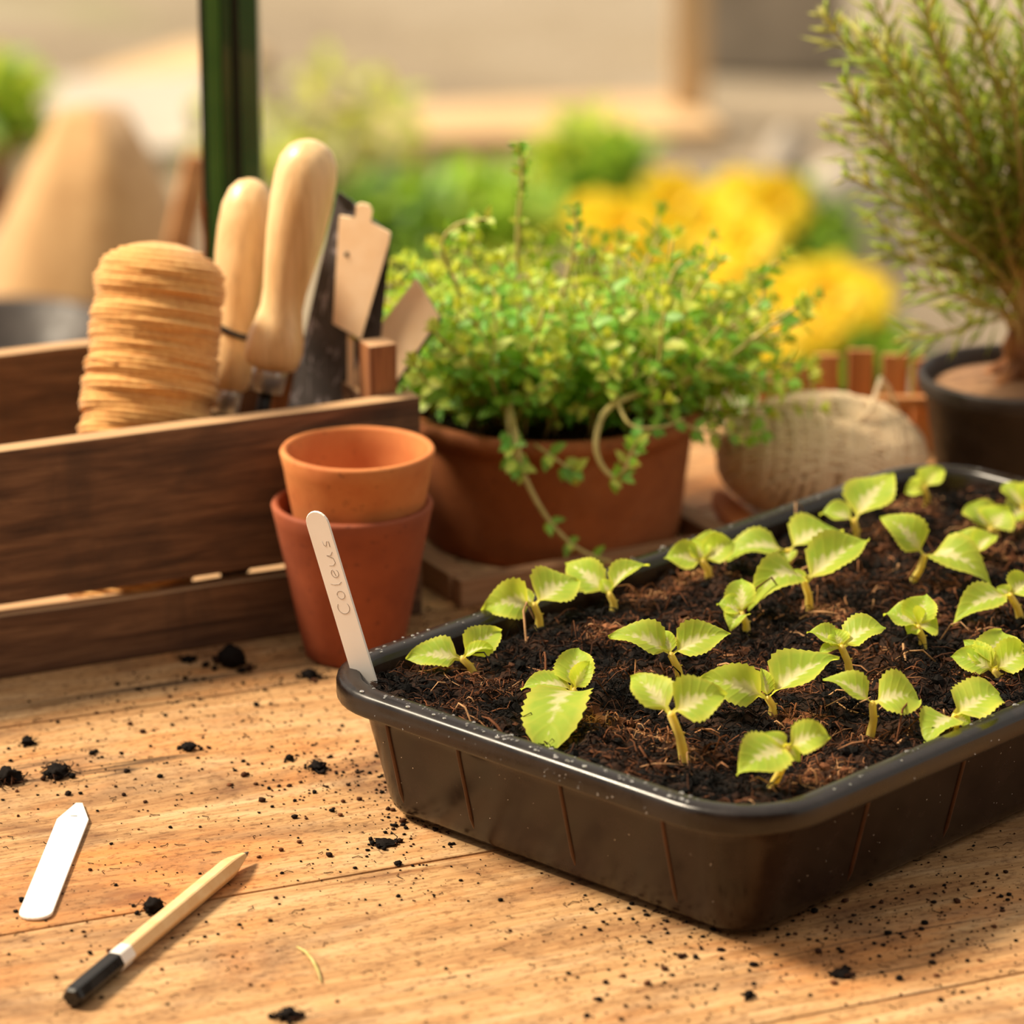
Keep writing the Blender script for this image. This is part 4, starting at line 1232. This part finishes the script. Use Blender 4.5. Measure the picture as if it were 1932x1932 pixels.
trail([(1010, 840), (1040, 860), (1075, 885), (1090, 890)], [1.655, 1.645, 1.642, 1.642], (0.3, 0.6, 0.8), 0.0008, 0.009, seed=11)
trail([(975, 520), (978, 420), (984, 330), (980, 270)], [1.715, 1.712, 1.71, 1.71], (0.35, 0.5, 0.6, 0.68, 0.76, 0.85, 0.93, 1.0), 0.0012, 0.0055, mat=2, seed=13)
trail([(1330, 640), (1400, 600), (1440, 560), (1432, 515)], [1.70, 1.70, 1.70, 1.70], (0.4, 0.6, 0.8, 0.95), 0.0010, 0.007, seed=15)
trail([(1300, 700), (1380, 690), (1450, 720), (1500, 715)], [1.69, 1.69, 1.69, 1.69], (0.3, 0.45, 0.6, 0.75, 0.9), 0.0010, 0.008, seed=16)
trail([(870, 560), (835, 470), (860, 425), (925, 412)], [1.69, 1.685, 1.682, 1.68], (0.4, 0.6, 0.8, 0.95), 0.0010, 0.006, seed=17)
trail([(1060, 560), (1080, 480), (1088, 420), (1085, 395)], [1.70, 1.70, 1.70, 1.70], (0.4, 0.6, 0.8, 0.95), 0.0011, 0.006, seed=18)
trail([(1250, 620), (1262, 540), (1280, 500), (1310, 488)], [1.69, 1.69, 1.69, 1.69], (0.4, 0.6, 0.8, 0.95), 0.0011, 0.006, seed=19)

# ================================================================== rosemary in a black pot
RX, RY, RZ = 0.2345, 1.780, 0.0625
rp = MB()
rp.lathe([(0, 0), (0.034, 0), (0.036, 0.001), (0.0445, RZ - 0.010), (0.0462, RZ - 0.0095), (0.0476, RZ - 0.008), (0.0480, RZ - 0.002), (0.0470, RZ), (0.0455, RZ - 0.0005), (0.0440, RZ - 0.004), (0.038, 0.012), (0, 0.010)], 64)
bp = rp.build('nursery_pot', M['black_pot'], loc=(RX, RY, 0))
tag(bp, 'black plastic nursery pot behind the tray, holding the rosemary', 'pot')
ros = empty('rosemary_plant', (RX, RY, RZ - 0.008))
tag(ros, 'tall needle-leaved rosemary bush with woody stems at the right edge', 'rosemary')
s_ = MB(); s_.lathe([(0, -0.04), (0.038, -0.04), (0.0425, 0.0), (0.02, 0.005), (0, 0.006)], 40, wob=lambda a, r, z: 0.0006 * math.sin(a * 9))
s_.build('potting_soil', M['rail'], ros)
tk = MB()
tk.tube([(0.0, 0, -0.01), (0.001, 0, 0.008), (-0.004, 0, 0.02), (-0.001, 0, 0.030), (0.002, 0, 0.040)], [0.0105, 0.0080, 0.0062, 0.0045, 0.002], 12)
for k in range(5):
    a = k * 1.3; tk.tube([(0.004 * math.cos(a), 0.004 * math.sin(a), 0.012), (0.018 * math.cos(a), 0.018 * math.sin(a), 0.003), (0.028 * math.cos(a), 0.028 * math.sin(a), 0.001)], [0.005, 0.0028, 0.001], 6)
tk.build('trunk', M['bark'], ros)
NM = [M['needle'], M['green_wood'], M['needle_pale']]
def rosemary_branch(target, seed, start=None, r=0.0014, bow=0.02):
    r_ = random.Random(seed)
    p0 = start or Vector((0, 0, 0.02)) ; p3 = target
    p1 = p0 + Vector(((p3.x - p0.x) * 0.25, (p3.y - p0.y) * 0.25, (p3.z - p0.z) * 0.45))
    p2 = p0.lerp(p3, 0.7) + Vector((r_.uniform(-bow, bow) * 0.5, r_.uniform(-bow, bow), 0))
    path = []
    n = 16
    for k in range(n + 1):
        t = k / n
        path.append(p0 * (1 - t) ** 3 + p1 * 3 * t * (1 - t) ** 2 + p2 * 3 * t * t * (1 - t) + p3 * t ** 3)
    mb = MB(); mb.tube(path, [r * (1 - 0.65 * k / n) for k in range(n + 1)], 5, 1)
    L = sum((path[k + 1] - path[k]).length for k in range(n)); s = 0.22; tw = 0.0
    while s < 1.0:
        i = min(n - 1, int(s * n)); p = path[i].lerp(path[i + 1], s * n - i); t = (path[i + 1] - path[i]).normalized()
        for q in range(3):
            u = Quaternion(t, tw + q * 2.094 + r_.uniform(-0.3, 0.3)) @ t.orthogonal().normalized()
            d = (u + t * r_.uniform(0.5, 1.3)).normalized()
            ll = r_.uniform(0.013, 0.023) * (0.6 if s > 0.93 else 1); w = 0.0016
            sd = d.cross(t).normalized(); mi = 2 if r_.random() < 0.28 + 0.25 * s else 0
            mid = p + d * ll * 0.55 + t * ll * 0.04
            mb.add([p, mid + sd * w, mid - sd * w, mid + d.cross(sd) * 0.0004, p + d * ll + t * ll * 0.10], [(0, 1, 3), (0, 3, 2), (1, 4, 3), (3, 4, 2), (0, 2, 1), (1, 2, 4)], mi)
        tw += 1.05; s += 0.0058 / L
    mb.build('branch', NM, ros)
rnd = random.Random(8)
TG = [(1556, 30), (1590, 150), (1575, 250), (1640, -60), (1640, 60), (1660, 170), (1600, 330), (1690, -120), (1700, 90), (1720, 230), (1640, 400), (1670, 470),
      (1750, -150), (1760, 20), (1770, 150), (1790, 300), (1720, 540), (1740, 420), (1830, -180), (1840, 60), (1850, 200), (1870, 360), (1900, -100), (1910, 120), (1920, 280),
      (1960, -160), (1980, 40), (2000, 200), (2030, -60), (2060, 120), (2090, 300), (2120, 0), (2150, 200), (2180, 400), (1820, 480), (1930, 440), (2050, 480), (1800, 400), (1880, 520), (1610, 60), (1625, 230), (1680, 300)]
for i, (x, y) in enumerate(TG):
    t = at_depth(x, y, RY + rnd.uniform(-0.06, 0.06)) - Vector(ros.location)
    rosemary_branch(t, i + 40, Vector((rnd.uniform(-0.006, 0.006), rnd.uniform(-0.006, 0.006), rnd.uniform(0.012, 0.05))), bow=0.03)
for i in range(5):
    a = rnd.uniform(0, 6.28); q = rnd.uniform(0.02, 0.085)
    rosemary_branch(Vector((q * math.cos(a), q * math.sin(a), rnd.uniform(0.06, 0.24))), i + 200, Vector((0, 0, rnd.uniform(0.02, 0.05))))
rosemary_branch(at_depth(1700, 640, RY - 0.03) - Vector(ros.location), 300, Vector((-0.003, 0, 0.035)), 0.0009)

# ================================================================== ball of jute twine
jc = at(1550, 862, 0.0288)
ball = empty('twine_ball', (jc.x, jc.y, 0.0))
tag(ball, 'pale squashed ball of jute twine lying between the herb pot and the black pot', 'twine')
AX = (0.0470, 0.040, 0.0275); jz = 0.0288
jb = MB(); bm = bmesh.new(); bmesh.ops.create_uvsphere(bm, u_segments=32, v_segments=20, radius=1)
jb.add([Vector((v.co.x * AX[0] * 0.95, v.co.y * AX[1] * 0.95, v.co.z * AX[2] * 0.95 + jz)) for v in bm.verts], [tuple(v.index for v in f.verts) for f in bm.faces]); bm.free()
jb.build('ball_core', M['jute'], ball)
rnd = random.Random(31)
def wrap(name, axis, spread, count, r, seed):
    mb = MB(); ax_ = Vector(axis).normalized(); u = ax_.orthogonal().normalized(); w = ax_.cross(u)
    for k in range(count):
        h = -spread + 2 * spread * (k + rnd.uniform(-0.3, 0.3)) / max(1, count - 1)
        h = max(-0.95, min(0.95, h)); q = math.sqrt(1 - h * h); tilt = rnd.uniform(-0.10, 0.10)
        pth = []
        for i in range(44):
            t = 2 * math.pi * i / 44
            d = (u * math.cos(t) + w * math.sin(t)) * q + ax_ * (h + tilt * math.sin(t))
            d.normalize(); s = 1.0 + 0.012 * math.sin(k * 2.1)
            pth.append(Vector((d.x * AX[0] * s, d.y * AX[1] * s, max(0.0012, d.z * AX[2] * s + jz))))
        mb.tube(pth, r, 5, closed=True)
    tag(mb.build(name, M['jute'], ball), kind='stuff')
wrap('inner_winding', (1, 0.15, -0.12), 0.92, 36, 0.0016, 1)
wrap('outer_winding', (0.25, 1.0, 0.75), 0.62, 18, 0.0015, 2)
wrap('cross_winding', (-0.5, 0.6, 0.9), 0.35, 9, 0.0015, 3)
jl = MB(); jl.tube([(0.01, -0.025, 0.048), (0.02, -0.018, 0.056), (0.026, 0.0, 0.066), (0.030, 0.006, 0.060), (0.036, 0.01, 0.045)], 0.0012, 6)
jl.build('loose_end', M['jute'], ball)

# ================================================================== slatted basket behind the ball
bs = empty('slatted_basket', (0.178, 1.905, 0)); tag(bs, 'small orange-brown wooden basket of upright slats behind the twine ball', 'basket')
tops = [(1455, 705), (1503, 692), (1560, 668), (1625, 659), (1690, 668), (1748, 676), (1806, 690), (1862, 700)]
for i, (x, y) in enumerate(tops):
    p = at_depth(x, y, 1.893 + 0.004 * abs(i - 3.0) * -1)
    bevel_box('slat', (0.0128, 0.0035, p.z - 0.004), M['slat'], bs, (p.x - 0.178, p.y - 1.905, 0.004 + (p.z - 0.004) / 2), (0, 0, R(2 * (i - 3))), bev=0.0008)
for i in range(6):
    p = at_depth(1650 + i * 50, 760, 1.855 - 0.0)
    bevel_box('slat', (0.0105, 0.0032, 0.020), M['slat'], bs, (p.x - 0.178, 1.858 - 1.905, 0.014), bev=0.0008)
p = at_depth(1735, 790, 1.852)
bevel_box('rim_band', (0.075, 0.006, 0.006), M['slat'], bs, (p.x + 0.017 - 0.178, 1.852 - 1.905, 0.0265), bev=0.001)
bevel_box('base_board', (0.115, 0.055, 0.005), M['slat'], bs, (0.004, -0.022, 0.0025), bev=0.001)

# ================================================================== terracotta shard by the large pot
sh = MB(); pts = [(1343, 921), (1352, 908), (1366, 912), (1400, 938), (1424, 962), (1415, 978), (1388, 984), (1366, 960)]
w = [at(x, y, 0.016 - 0.00006 * (y - 905)) for x, y in pts]; c0 = sum(w, Vector()) / len(w)
sh.loops([[p - Vector((c0.x, c0.y, 0)) - Vector((0, 0, 0.006)) for p in w], [p - Vector((c0.x, c0.y, 0)) for p in w]], True, True, True)
sd = sh.build('terracotta_shard', M['terra_new'], smooth=False, loc=(c0.x, c0.y, -0.0035))
tag(sd, 'small sunlit orange terracotta shard between the large pot and the twine ball', 'shard')

# ================================================================== spilled soil
def clod(label, px, py, r, rough=0.45, squash=0.75, seed=1, fibres=0, name='soil_clod'):
    p = at(px, py, r * 0.4); e = empty(name, (p.x, p.y, 0)); tag(e, label, 'soil clod', 'clods of soil on the bench')
    mb = MB(); mb.lump((0, 0, r * squash * 0.85), r, rough, seed, 3, squash, tone=0.28, freq=1.8)
    r_ = random.Random(seed)
    for k in range(10):
        a = r_.uniform(0, 6.28); q = r * r_.uniform(0.9, 1.9); s = r * r_.uniform(0.12, 0.4)
        mb.lump((q * math.cos(a), q * math.sin(a), s * 0.7), s, 0.5, seed + k, 1, 0.8, tone=r_.uniform(0.15, 0.5))
    mb.build('crumb_mass', M['fibre'], e)
    if fibres:
        f = MB()
        for k in range(fibres):
            a = r_.uniform(0, 6.28); q = r * r_.uniform(0.2, 1.4); L = r * r_.uniform(0.8, 2.0); b_ = r_.uniform(0, 6.28); c = Vector((q * math.cos(a), q * math.sin(a), r * 0.3))
            f.tube([c, c + Vector((math.cos(b_) * L * 0.5, math.sin(b_) * L * 0.5, r * r_.uniform(0, 0.7))), c + Vector((math.cos(b_ + 0.5) * L, math.sin(b_ + 0.5) * L, r * r_.uniform(-0.2, 0.4)))], r * 0.06, 3, tone=r_.uniform(0.2, 0.6))
        f.build('root_fibre', M['fibre'], e)
clod('round black soil ball in front of the crate, left of the small pots', 437, 1247, 0.0056, 0.22, 0.85, 2)
clod('flat fibrous soil clump on the left half of the bench, above the spare label', 108, 1456, 0.0042, 0.6, 0.55, 5, 26)
clod('spiky soil clump cut by the left edge of the picture', 15, 1468, 0.0042, 0.6, 0.7, 7, 30)
clod('small soil lump near the left edge, below the crate corner', 52, 1401, 0.0022, 0.5, 0.8, 9, 6)
clod('small soil clump midway between crate and spare label', 356, 1410, 0.0026, 0.6, 0.6, 11, 8)
clod('cluster of soil crumbs just left of the tray wall', 600, 1446, 0.0030, 0.7, 0.5, 13, 16)
clod('soil clump touching the pencil over the wood knot', 290, 1713, 0.0034, 0.6, 0.8, 15, 14)
clod('dark soil clump at the bottom edge, right of the pencil', 545, 1913, 0.0034, 0.6, 0.5, 17, 14)
clod('round soil pellet on the bench below the front corner of the tray', 1413, 1879, 0.0017, 0.25, 0.9, 19)
clod('flat soil smear right of the round pellet', 1590, 1834, 0.0032, 0.5, 0.3, 21, 4)
clod('soil bit beside the base of the nested pots', 583, 1272, 0.0030, 0.5, 0.6, 23, 6)
clod('soil lump against the crate foot above the round ball', 355, 1243, 0.0026, 0.5, 0.5, 25, 6)
clod('small dark lump at the left wall of the tray, lower of two', 546, 1431, 0.0016, 0.3, 0.8, 27)
clod('flat dark soil patch left of the tray foot, on the board joint', 725, 1586, 0.0036, 0.5, 0.22, 29, 3)
cr = MB(); rnd = random.Random(17)
def crumb(px, py, r):
    p = at(px, py); 
    cr.lump((p.x, p.y, r * 0.45), r, 0.5, rnd.uniform(0, 99), 1, rnd.uniform(0.4, 0.8), tone=min(1, max(0, rnd.gauss(0.42, 0.12))))
CL_ = [(437, 1300, 120, 30, 90), (600, 1440, 70, 45, 150), (620, 1290, 60, 30, 70), (120, 1460, 90, 35, 110), (700, 1480, 60, 40, 130), (450, 1480, 170, 60, 170), (310, 1330, 130, 40, 150),
       (760, 1540, 60, 30, 130), (1300, 1740, 120, 50, 190), (1220, 1840, 120, 60, 170), (1560, 1740, 130, 50, 150), (1800, 1680, 120, 50, 170), (1750, 1800, 140, 60, 150), (300, 1740, 150, 80, 90), (760, 1640, 120, 40, 110), (850, 1160, 60, 18, 80), (800, 1190, 50, 20, 50)]
for cx, cy, sx, sy, n in CL_:
    for _ in range(n):
        x, y = rnd.gauss(cx, sx), rnd.gauss(cy, sy)
        crumb(x, y, min(0.0015, 0.0002 + rnd.expovariate(1 / 0.00028)))
for _ in range(1000):
    crumb(rnd.uniform(-150, 2080), rnd.uniform(1190, 2050), min(0.0012, 0.00015 + rnd.expovariate(1 / 0.00020)))
for _ in range(260):
    x, y = rnd.uniform(0, 1932), rnd.uniform(1220, 1930); p = at(x, y); a = rnd.uniform(0, 6.28); L = rnd.uniform(0.0012, 0.005)
    cr.tube([(p.x, p.y, 0.0003), (p.x + math.cos(a) * L / 2, p.y + math.sin(a) * L / 2, 0.0005), (p.x + math.cos(a + 0.6) * L, p.y + math.sin(a + 0.6) * L, 0.0002)], 0.00016, 3, tone=rnd.uniform(0.1, 0.6))
tag(cr.build('soil_crumbs', M['fibre']), 'fine dark soil crumbs scattered over the tan bench', 'soil', kind='stuff')
gb = MB(); pts = [at(x, y, 0.0008 + 0.002 * i / 4 * (1 - i / 4)) for i, (x, y) in enumerate([(560, 1786), (577, 1796), (590, 1812), (600, 1832), (606, 1852)])]; o0 = pts[0].copy(); o0.z = 0
gb.tube([p - o0 for p in pts], [0.0003, 0.0006, 0.0006, 0.0005, 0.0003], 5)
tag(gb.build('grass_blade', M['herb_stem'], loc=o0), 'dry curled straw of grass lying on the bench near the bottom edge', 'grass blade')

# ================================================================== garden behind, far out of focus
def bush(name, px, py, Y, rx, rz, n, leaf, mats, label, seed, cat='shrub'):
    c = at_depth(px, py, Y); e = empty(name, (c.x, c.y, GZ)); tag(e, label, cat, 'garden plants behind the bench')
    r_ = random.Random(seed); mb = MB(); zc = c.z - GZ
    for _ in range(n):
        d = Vector((r_.gauss(0, 1), r_.gauss(0, 1), r_.gauss(0, 1))).normalized() * (r_.random() ** 0.4)
        p = Vector((d.x * rx, d.y * rx, max(0.02, zc + d.z * rz)))
        oval_leaf(mb, p, Vector((r_.gauss(0, 1), r_.gauss(0, 1), r_.gauss(0.4, 0.8))), Vector((r_.gauss(0, 0.6), r_.gauss(0, 0.6), 1)), leaf * r_.uniform(0.7, 1.3), leaf * 0.55, 0 if r_.random() < 0.6 else 1)
    tag(mb.build('foliage', mats, e), kind='stuff')
    st = MB()
    for k in range(7):
        a = k * 0.9; st.tube([(0.02 * math.cos(a), 0.02 * math.sin(a), 0), (rx * 0.5 * math.cos(a), rx * 0.5 * math.sin(a), max(0.05, zc))], [0.008, 0.003], 5)
    st.build('stems', M['bark'], e)
BR = [M['bush'], M['herb_pale']]; BD = [M['bush_dark'], M['grass']]; BM_ = [M['bush'], M['bush_dark']]
bush('garden_shrub', 1110, 350, 5.0, 0.075, 0.075, 420, 0.05, BR, 'bright green leafy clump behind the yellow flowers, blurred', 1)
bush('garden_shrub', 900, 430, 4.6, 0.085, 0.06, 420, 0.05, BR, 'mid-green blurred clump directly above the herb pot', 2)
bush('garden_shrub', 740, 440, 4.4, 0.07, 0.05, 300, 0.05, BM_, 'dull green blurred clump right of the card tags', 3)
bush('garden_shrub', 590, 290, 5.8, 0.19, 0.13, 260, 0.05, [M['grass'], M['herb_pale']], 'pale dusty green blurred growth right of the green post', 4)
bush('garden_shrub', -12, 195, 5.6, 0.07, 0.06, 260, 0.05, BR, 'yellow-green blurred clump cut by the left edge', 5)
bush('garden_shrub', 1550, 690, 4.1, 0.09, 0.06, 420, 0.045, BM_, 'dark green blurred leaves under the lowest yellow flowers', 6)
bush('garden_shrub', 1500, 470, 4.3, 0.06, 0.05, 260, 0.045, BM_, 'green blurred leaves between the yellow flowers and the rosemary', 7)
bush('garden_shrub', 1330, 470, 4.5, 0.07, 0.05, 260, 0.045, BM_, 'green blurred leaves behind the middle yellow flowers', 8)

fl = empty('yellow_flowers', (0.42, 4.15, GZ)); tag(fl, 'clump of big yellow flowers, blurred, behind the herb', 'flowers')
def flower(px, py, Y, r, seed):
    r_ = random.Random(seed); c = at_depth(px, py, Y) - Vector(fl.location); mb = MB()
    face = Vector((r_.uniform(-0.4, 0.4), -0.75, 0.65)).normalized(); q = UP.rotation_difference(face)
    for ringi, (np_, rr, el) in enumerate(((9, 1.0, 0.15), (8, 0.78, 0.45), (6, 0.5, 0.8))):
        for k in range(np_):
            a = 2 * math.pi * k / np_ + ringi * 0.4
            d = Vector((math.cos(a) * math.cos(el), math.sin(a) * math.cos(el), math.sin(el)))
            nrm = Vector((-math.cos(a) * math.sin(el), -math.sin(a) * math.sin(el), math.cos(el)))
            oval_leaf(mb, c + q @ (d * r * 0.05), q @ d, q @ nrm, r * rr, r * rr * 0.72, 0)
    o = mb.build('flower', M['petal'], fl)
    cm = MB(); cm.lump(c + q @ Vector((0, 0, r * 0.10)), r * 0.16, 0.1, seed, 2); cm.build('flower_centre', M['petal_core'], o)
    s = MB(); s.tube([c, c + Vector((0, 0.03, -0.1)), Vector((c.x * 0.6, c.y * 0.6, 0))], [0.004, 0.004, 0.005], 5); s.build('flower_stem', M['bush'], o)
for i, (x, y, Y, r) in enumerate([(1270, 385, 4.2, 0.045), (1340, 420, 4.25, 0.045), (1465, 385, 4.15, 0.042), (1410, 465, 4.1, 0.044), (1375, 520, 4.1, 0.038), (1180, 430, 4.3, 0.044), (1235, 470, 4.25, 0.036), (1120, 410, 4.35, 0.034),
                                  (1490, 585, 3.9, 0.050), (1565, 565, 3.9, 0.050), (1625, 565, 3.95, 0.038), (1455, 635, 3.85, 0.044), (1530, 615, 3.88, 0.040), (1390, 365, 4.3, 0.032)]):
    flower(x, y, Y, r, i)

def timber(name, a, b, w, h, label, mat='plank_far', cat='timber'):
    a, b = Vector(a), Vector(b); d = b - a; c = (a + b) / 2
    e = empty(name, (c.x, c.y, GZ)); tag(e, label, cat)
    o = bevel_box('beam', (d.length, w, h), M[mat], e, (0, 0, c.z - GZ), bev=0.006)
    o.rotation_mode = 'QUATERNION'; o.rotation_quaternion = Vector((1, 0, 0)).rotation_difference(d.normalized())
timber('bed_edging', at(-160, 300, GZ + 0.016), at(430, 100, GZ + 0.016), 0.16, 0.03, 'pale timber edging board slanting across the ground left of the post, blurred')
timber('bed_edging', at(640, 252, GZ + 0.016), at(1330, 225, GZ + 0.016), 0.26, 0.03, 'pale timber edging board lying across the ground behind the herb, blurred')
timber('garden_stake', at(1300, 235, GZ), at(1300, 235, GZ) + Vector((0, 0.02, 0.9)), 0.055, 0.055, 'brown upright stake in the far background, blurred', 'plank_far', 'stake')
timber('garden_stake', at_depth(335, 480, 2.6), at_depth(378, 290, 2.62), 0.012, 0.02, 'rust-brown leaning stake beside the green post, blurred', 'slat', 'stake')
timber('garden_stake', at_depth(250, 430, 2.7) - Vector((0.03, 0, 0.6)), at_depth(300, 445, 2.7), 0.014, 0.02, 'thin leaning stake half hidden by the twine cone, blurred', 'slat', 'stake') if False else None

M['paving'] = simple('pale_paving', srgb(168, 158, 146), srgb(186, 176, 162), 8, 0.9, 0.2, 0.01)
M['grey_stone'] = simple('grey_stone', srgb(140, 132, 120), srgb(166, 156, 142), 6, 0.9, 0.2, 0.01)
M['sack'] = twine_mat('tan_sacking', srgb(178, 134, 84), srgb(204, 164, 112), 40)
def slab_obj(name, px, py, sx, sy, h, rz, mat, label, cat):
    c = at(px, py, GZ); e = empty(name, (c.x, c.y, GZ)); tag(e, label, cat)
    bevel_box('stone', (sx, sy, h), M[mat], e, (0, 0, h / 2), (0, 0, rz), bev=0.01)
slab_obj('paving_slab', 290, 255, 0.32, 0.55, 0.04, R(12), 'paving', 'pale paving slab on the ground left of the green post, blurred', 'paving slab')
slab_obj('stone_block', 1450, 110, 0.26, 0.30, 0.22, R(-6), 'grey_stone', 'grey stone block far behind, left of the rosemary, blurred', 'stone')
def rock(px, py, Y, r, mat, label, seed):
    c = at_depth(px, py, Y); mb = MB(); h = c.z - GZ + r
    mb.lump((0, 0, h / 2), h / 2, 0.2, seed, 3)
    for v in mb.v: v.x *= r / (h / 2); v.y *= r / (h / 2)
    tag(mb.build('pale_stone', M[mat], loc=(c.x, c.y, GZ)), label, 'stone')
rock(1600, 400, 4.9, 0.075, 'paving', 'pale rounded stone behind the flowers next to the rosemary, blurred', 3)
rock(1478, 290, 5.6, 0.035, 'paving', 'small pinkish stone above the yellow flowers, blurred', 5)
# slumped sack
sk = MB(); c = at_depth(175, 470, 3.3)
prof = [(0.0, 0.0), (0.095, 0.0), (0.125, 0.05), (0.14, 0.25), (0.125, 0.38), (0.095, 0.50), (0.06, 0.60), (0.03, 0.655), (0.0, 0.66)]
sk.lathe(prof, 28, wob=lambda a, r, z: 0.02 * noise.noise(Vector((math.cos(a) * 1.5, math.sin(a) * 1.5, z * 5))))
tag(sk.build('garden_sack', M['sack'], loc=(c.x, c.y, GZ)), 'slumped tan sack on the ground behind the crate, blurred', 'sack')
c = at_depth(0, 720, 2.7); dp = MB()
dp.lathe([(0, 0), (0.06, 0), (0.075, 0.19), (0.082, 0.195), (0.082, 0.21), (0.072, 0.21), (0.055, 0.02), (0, 0.02)], 32)
p_ = dp.build('grey_bucket', M['black_pot'], loc=(c.x, c.y, c.z - 0.17)); tag(p_, 'dark grey pot behind the crate at the left edge, blurred', 'pot')
stn = MB(); hgt = c.z - 0.17 - GZ
stn.lathe([(0, 0), (0.14, 0), (0.14, 0.03), (0.10, 0.05), (0.10, hgt - 0.03), (0.12, hgt), (0, hgt)], 24)
tag(stn.build('pot_stand', M['grey_stone'], loc=(c.x, c.y, GZ)), 'grey stand under the dark pot behind the crate', 'stand')
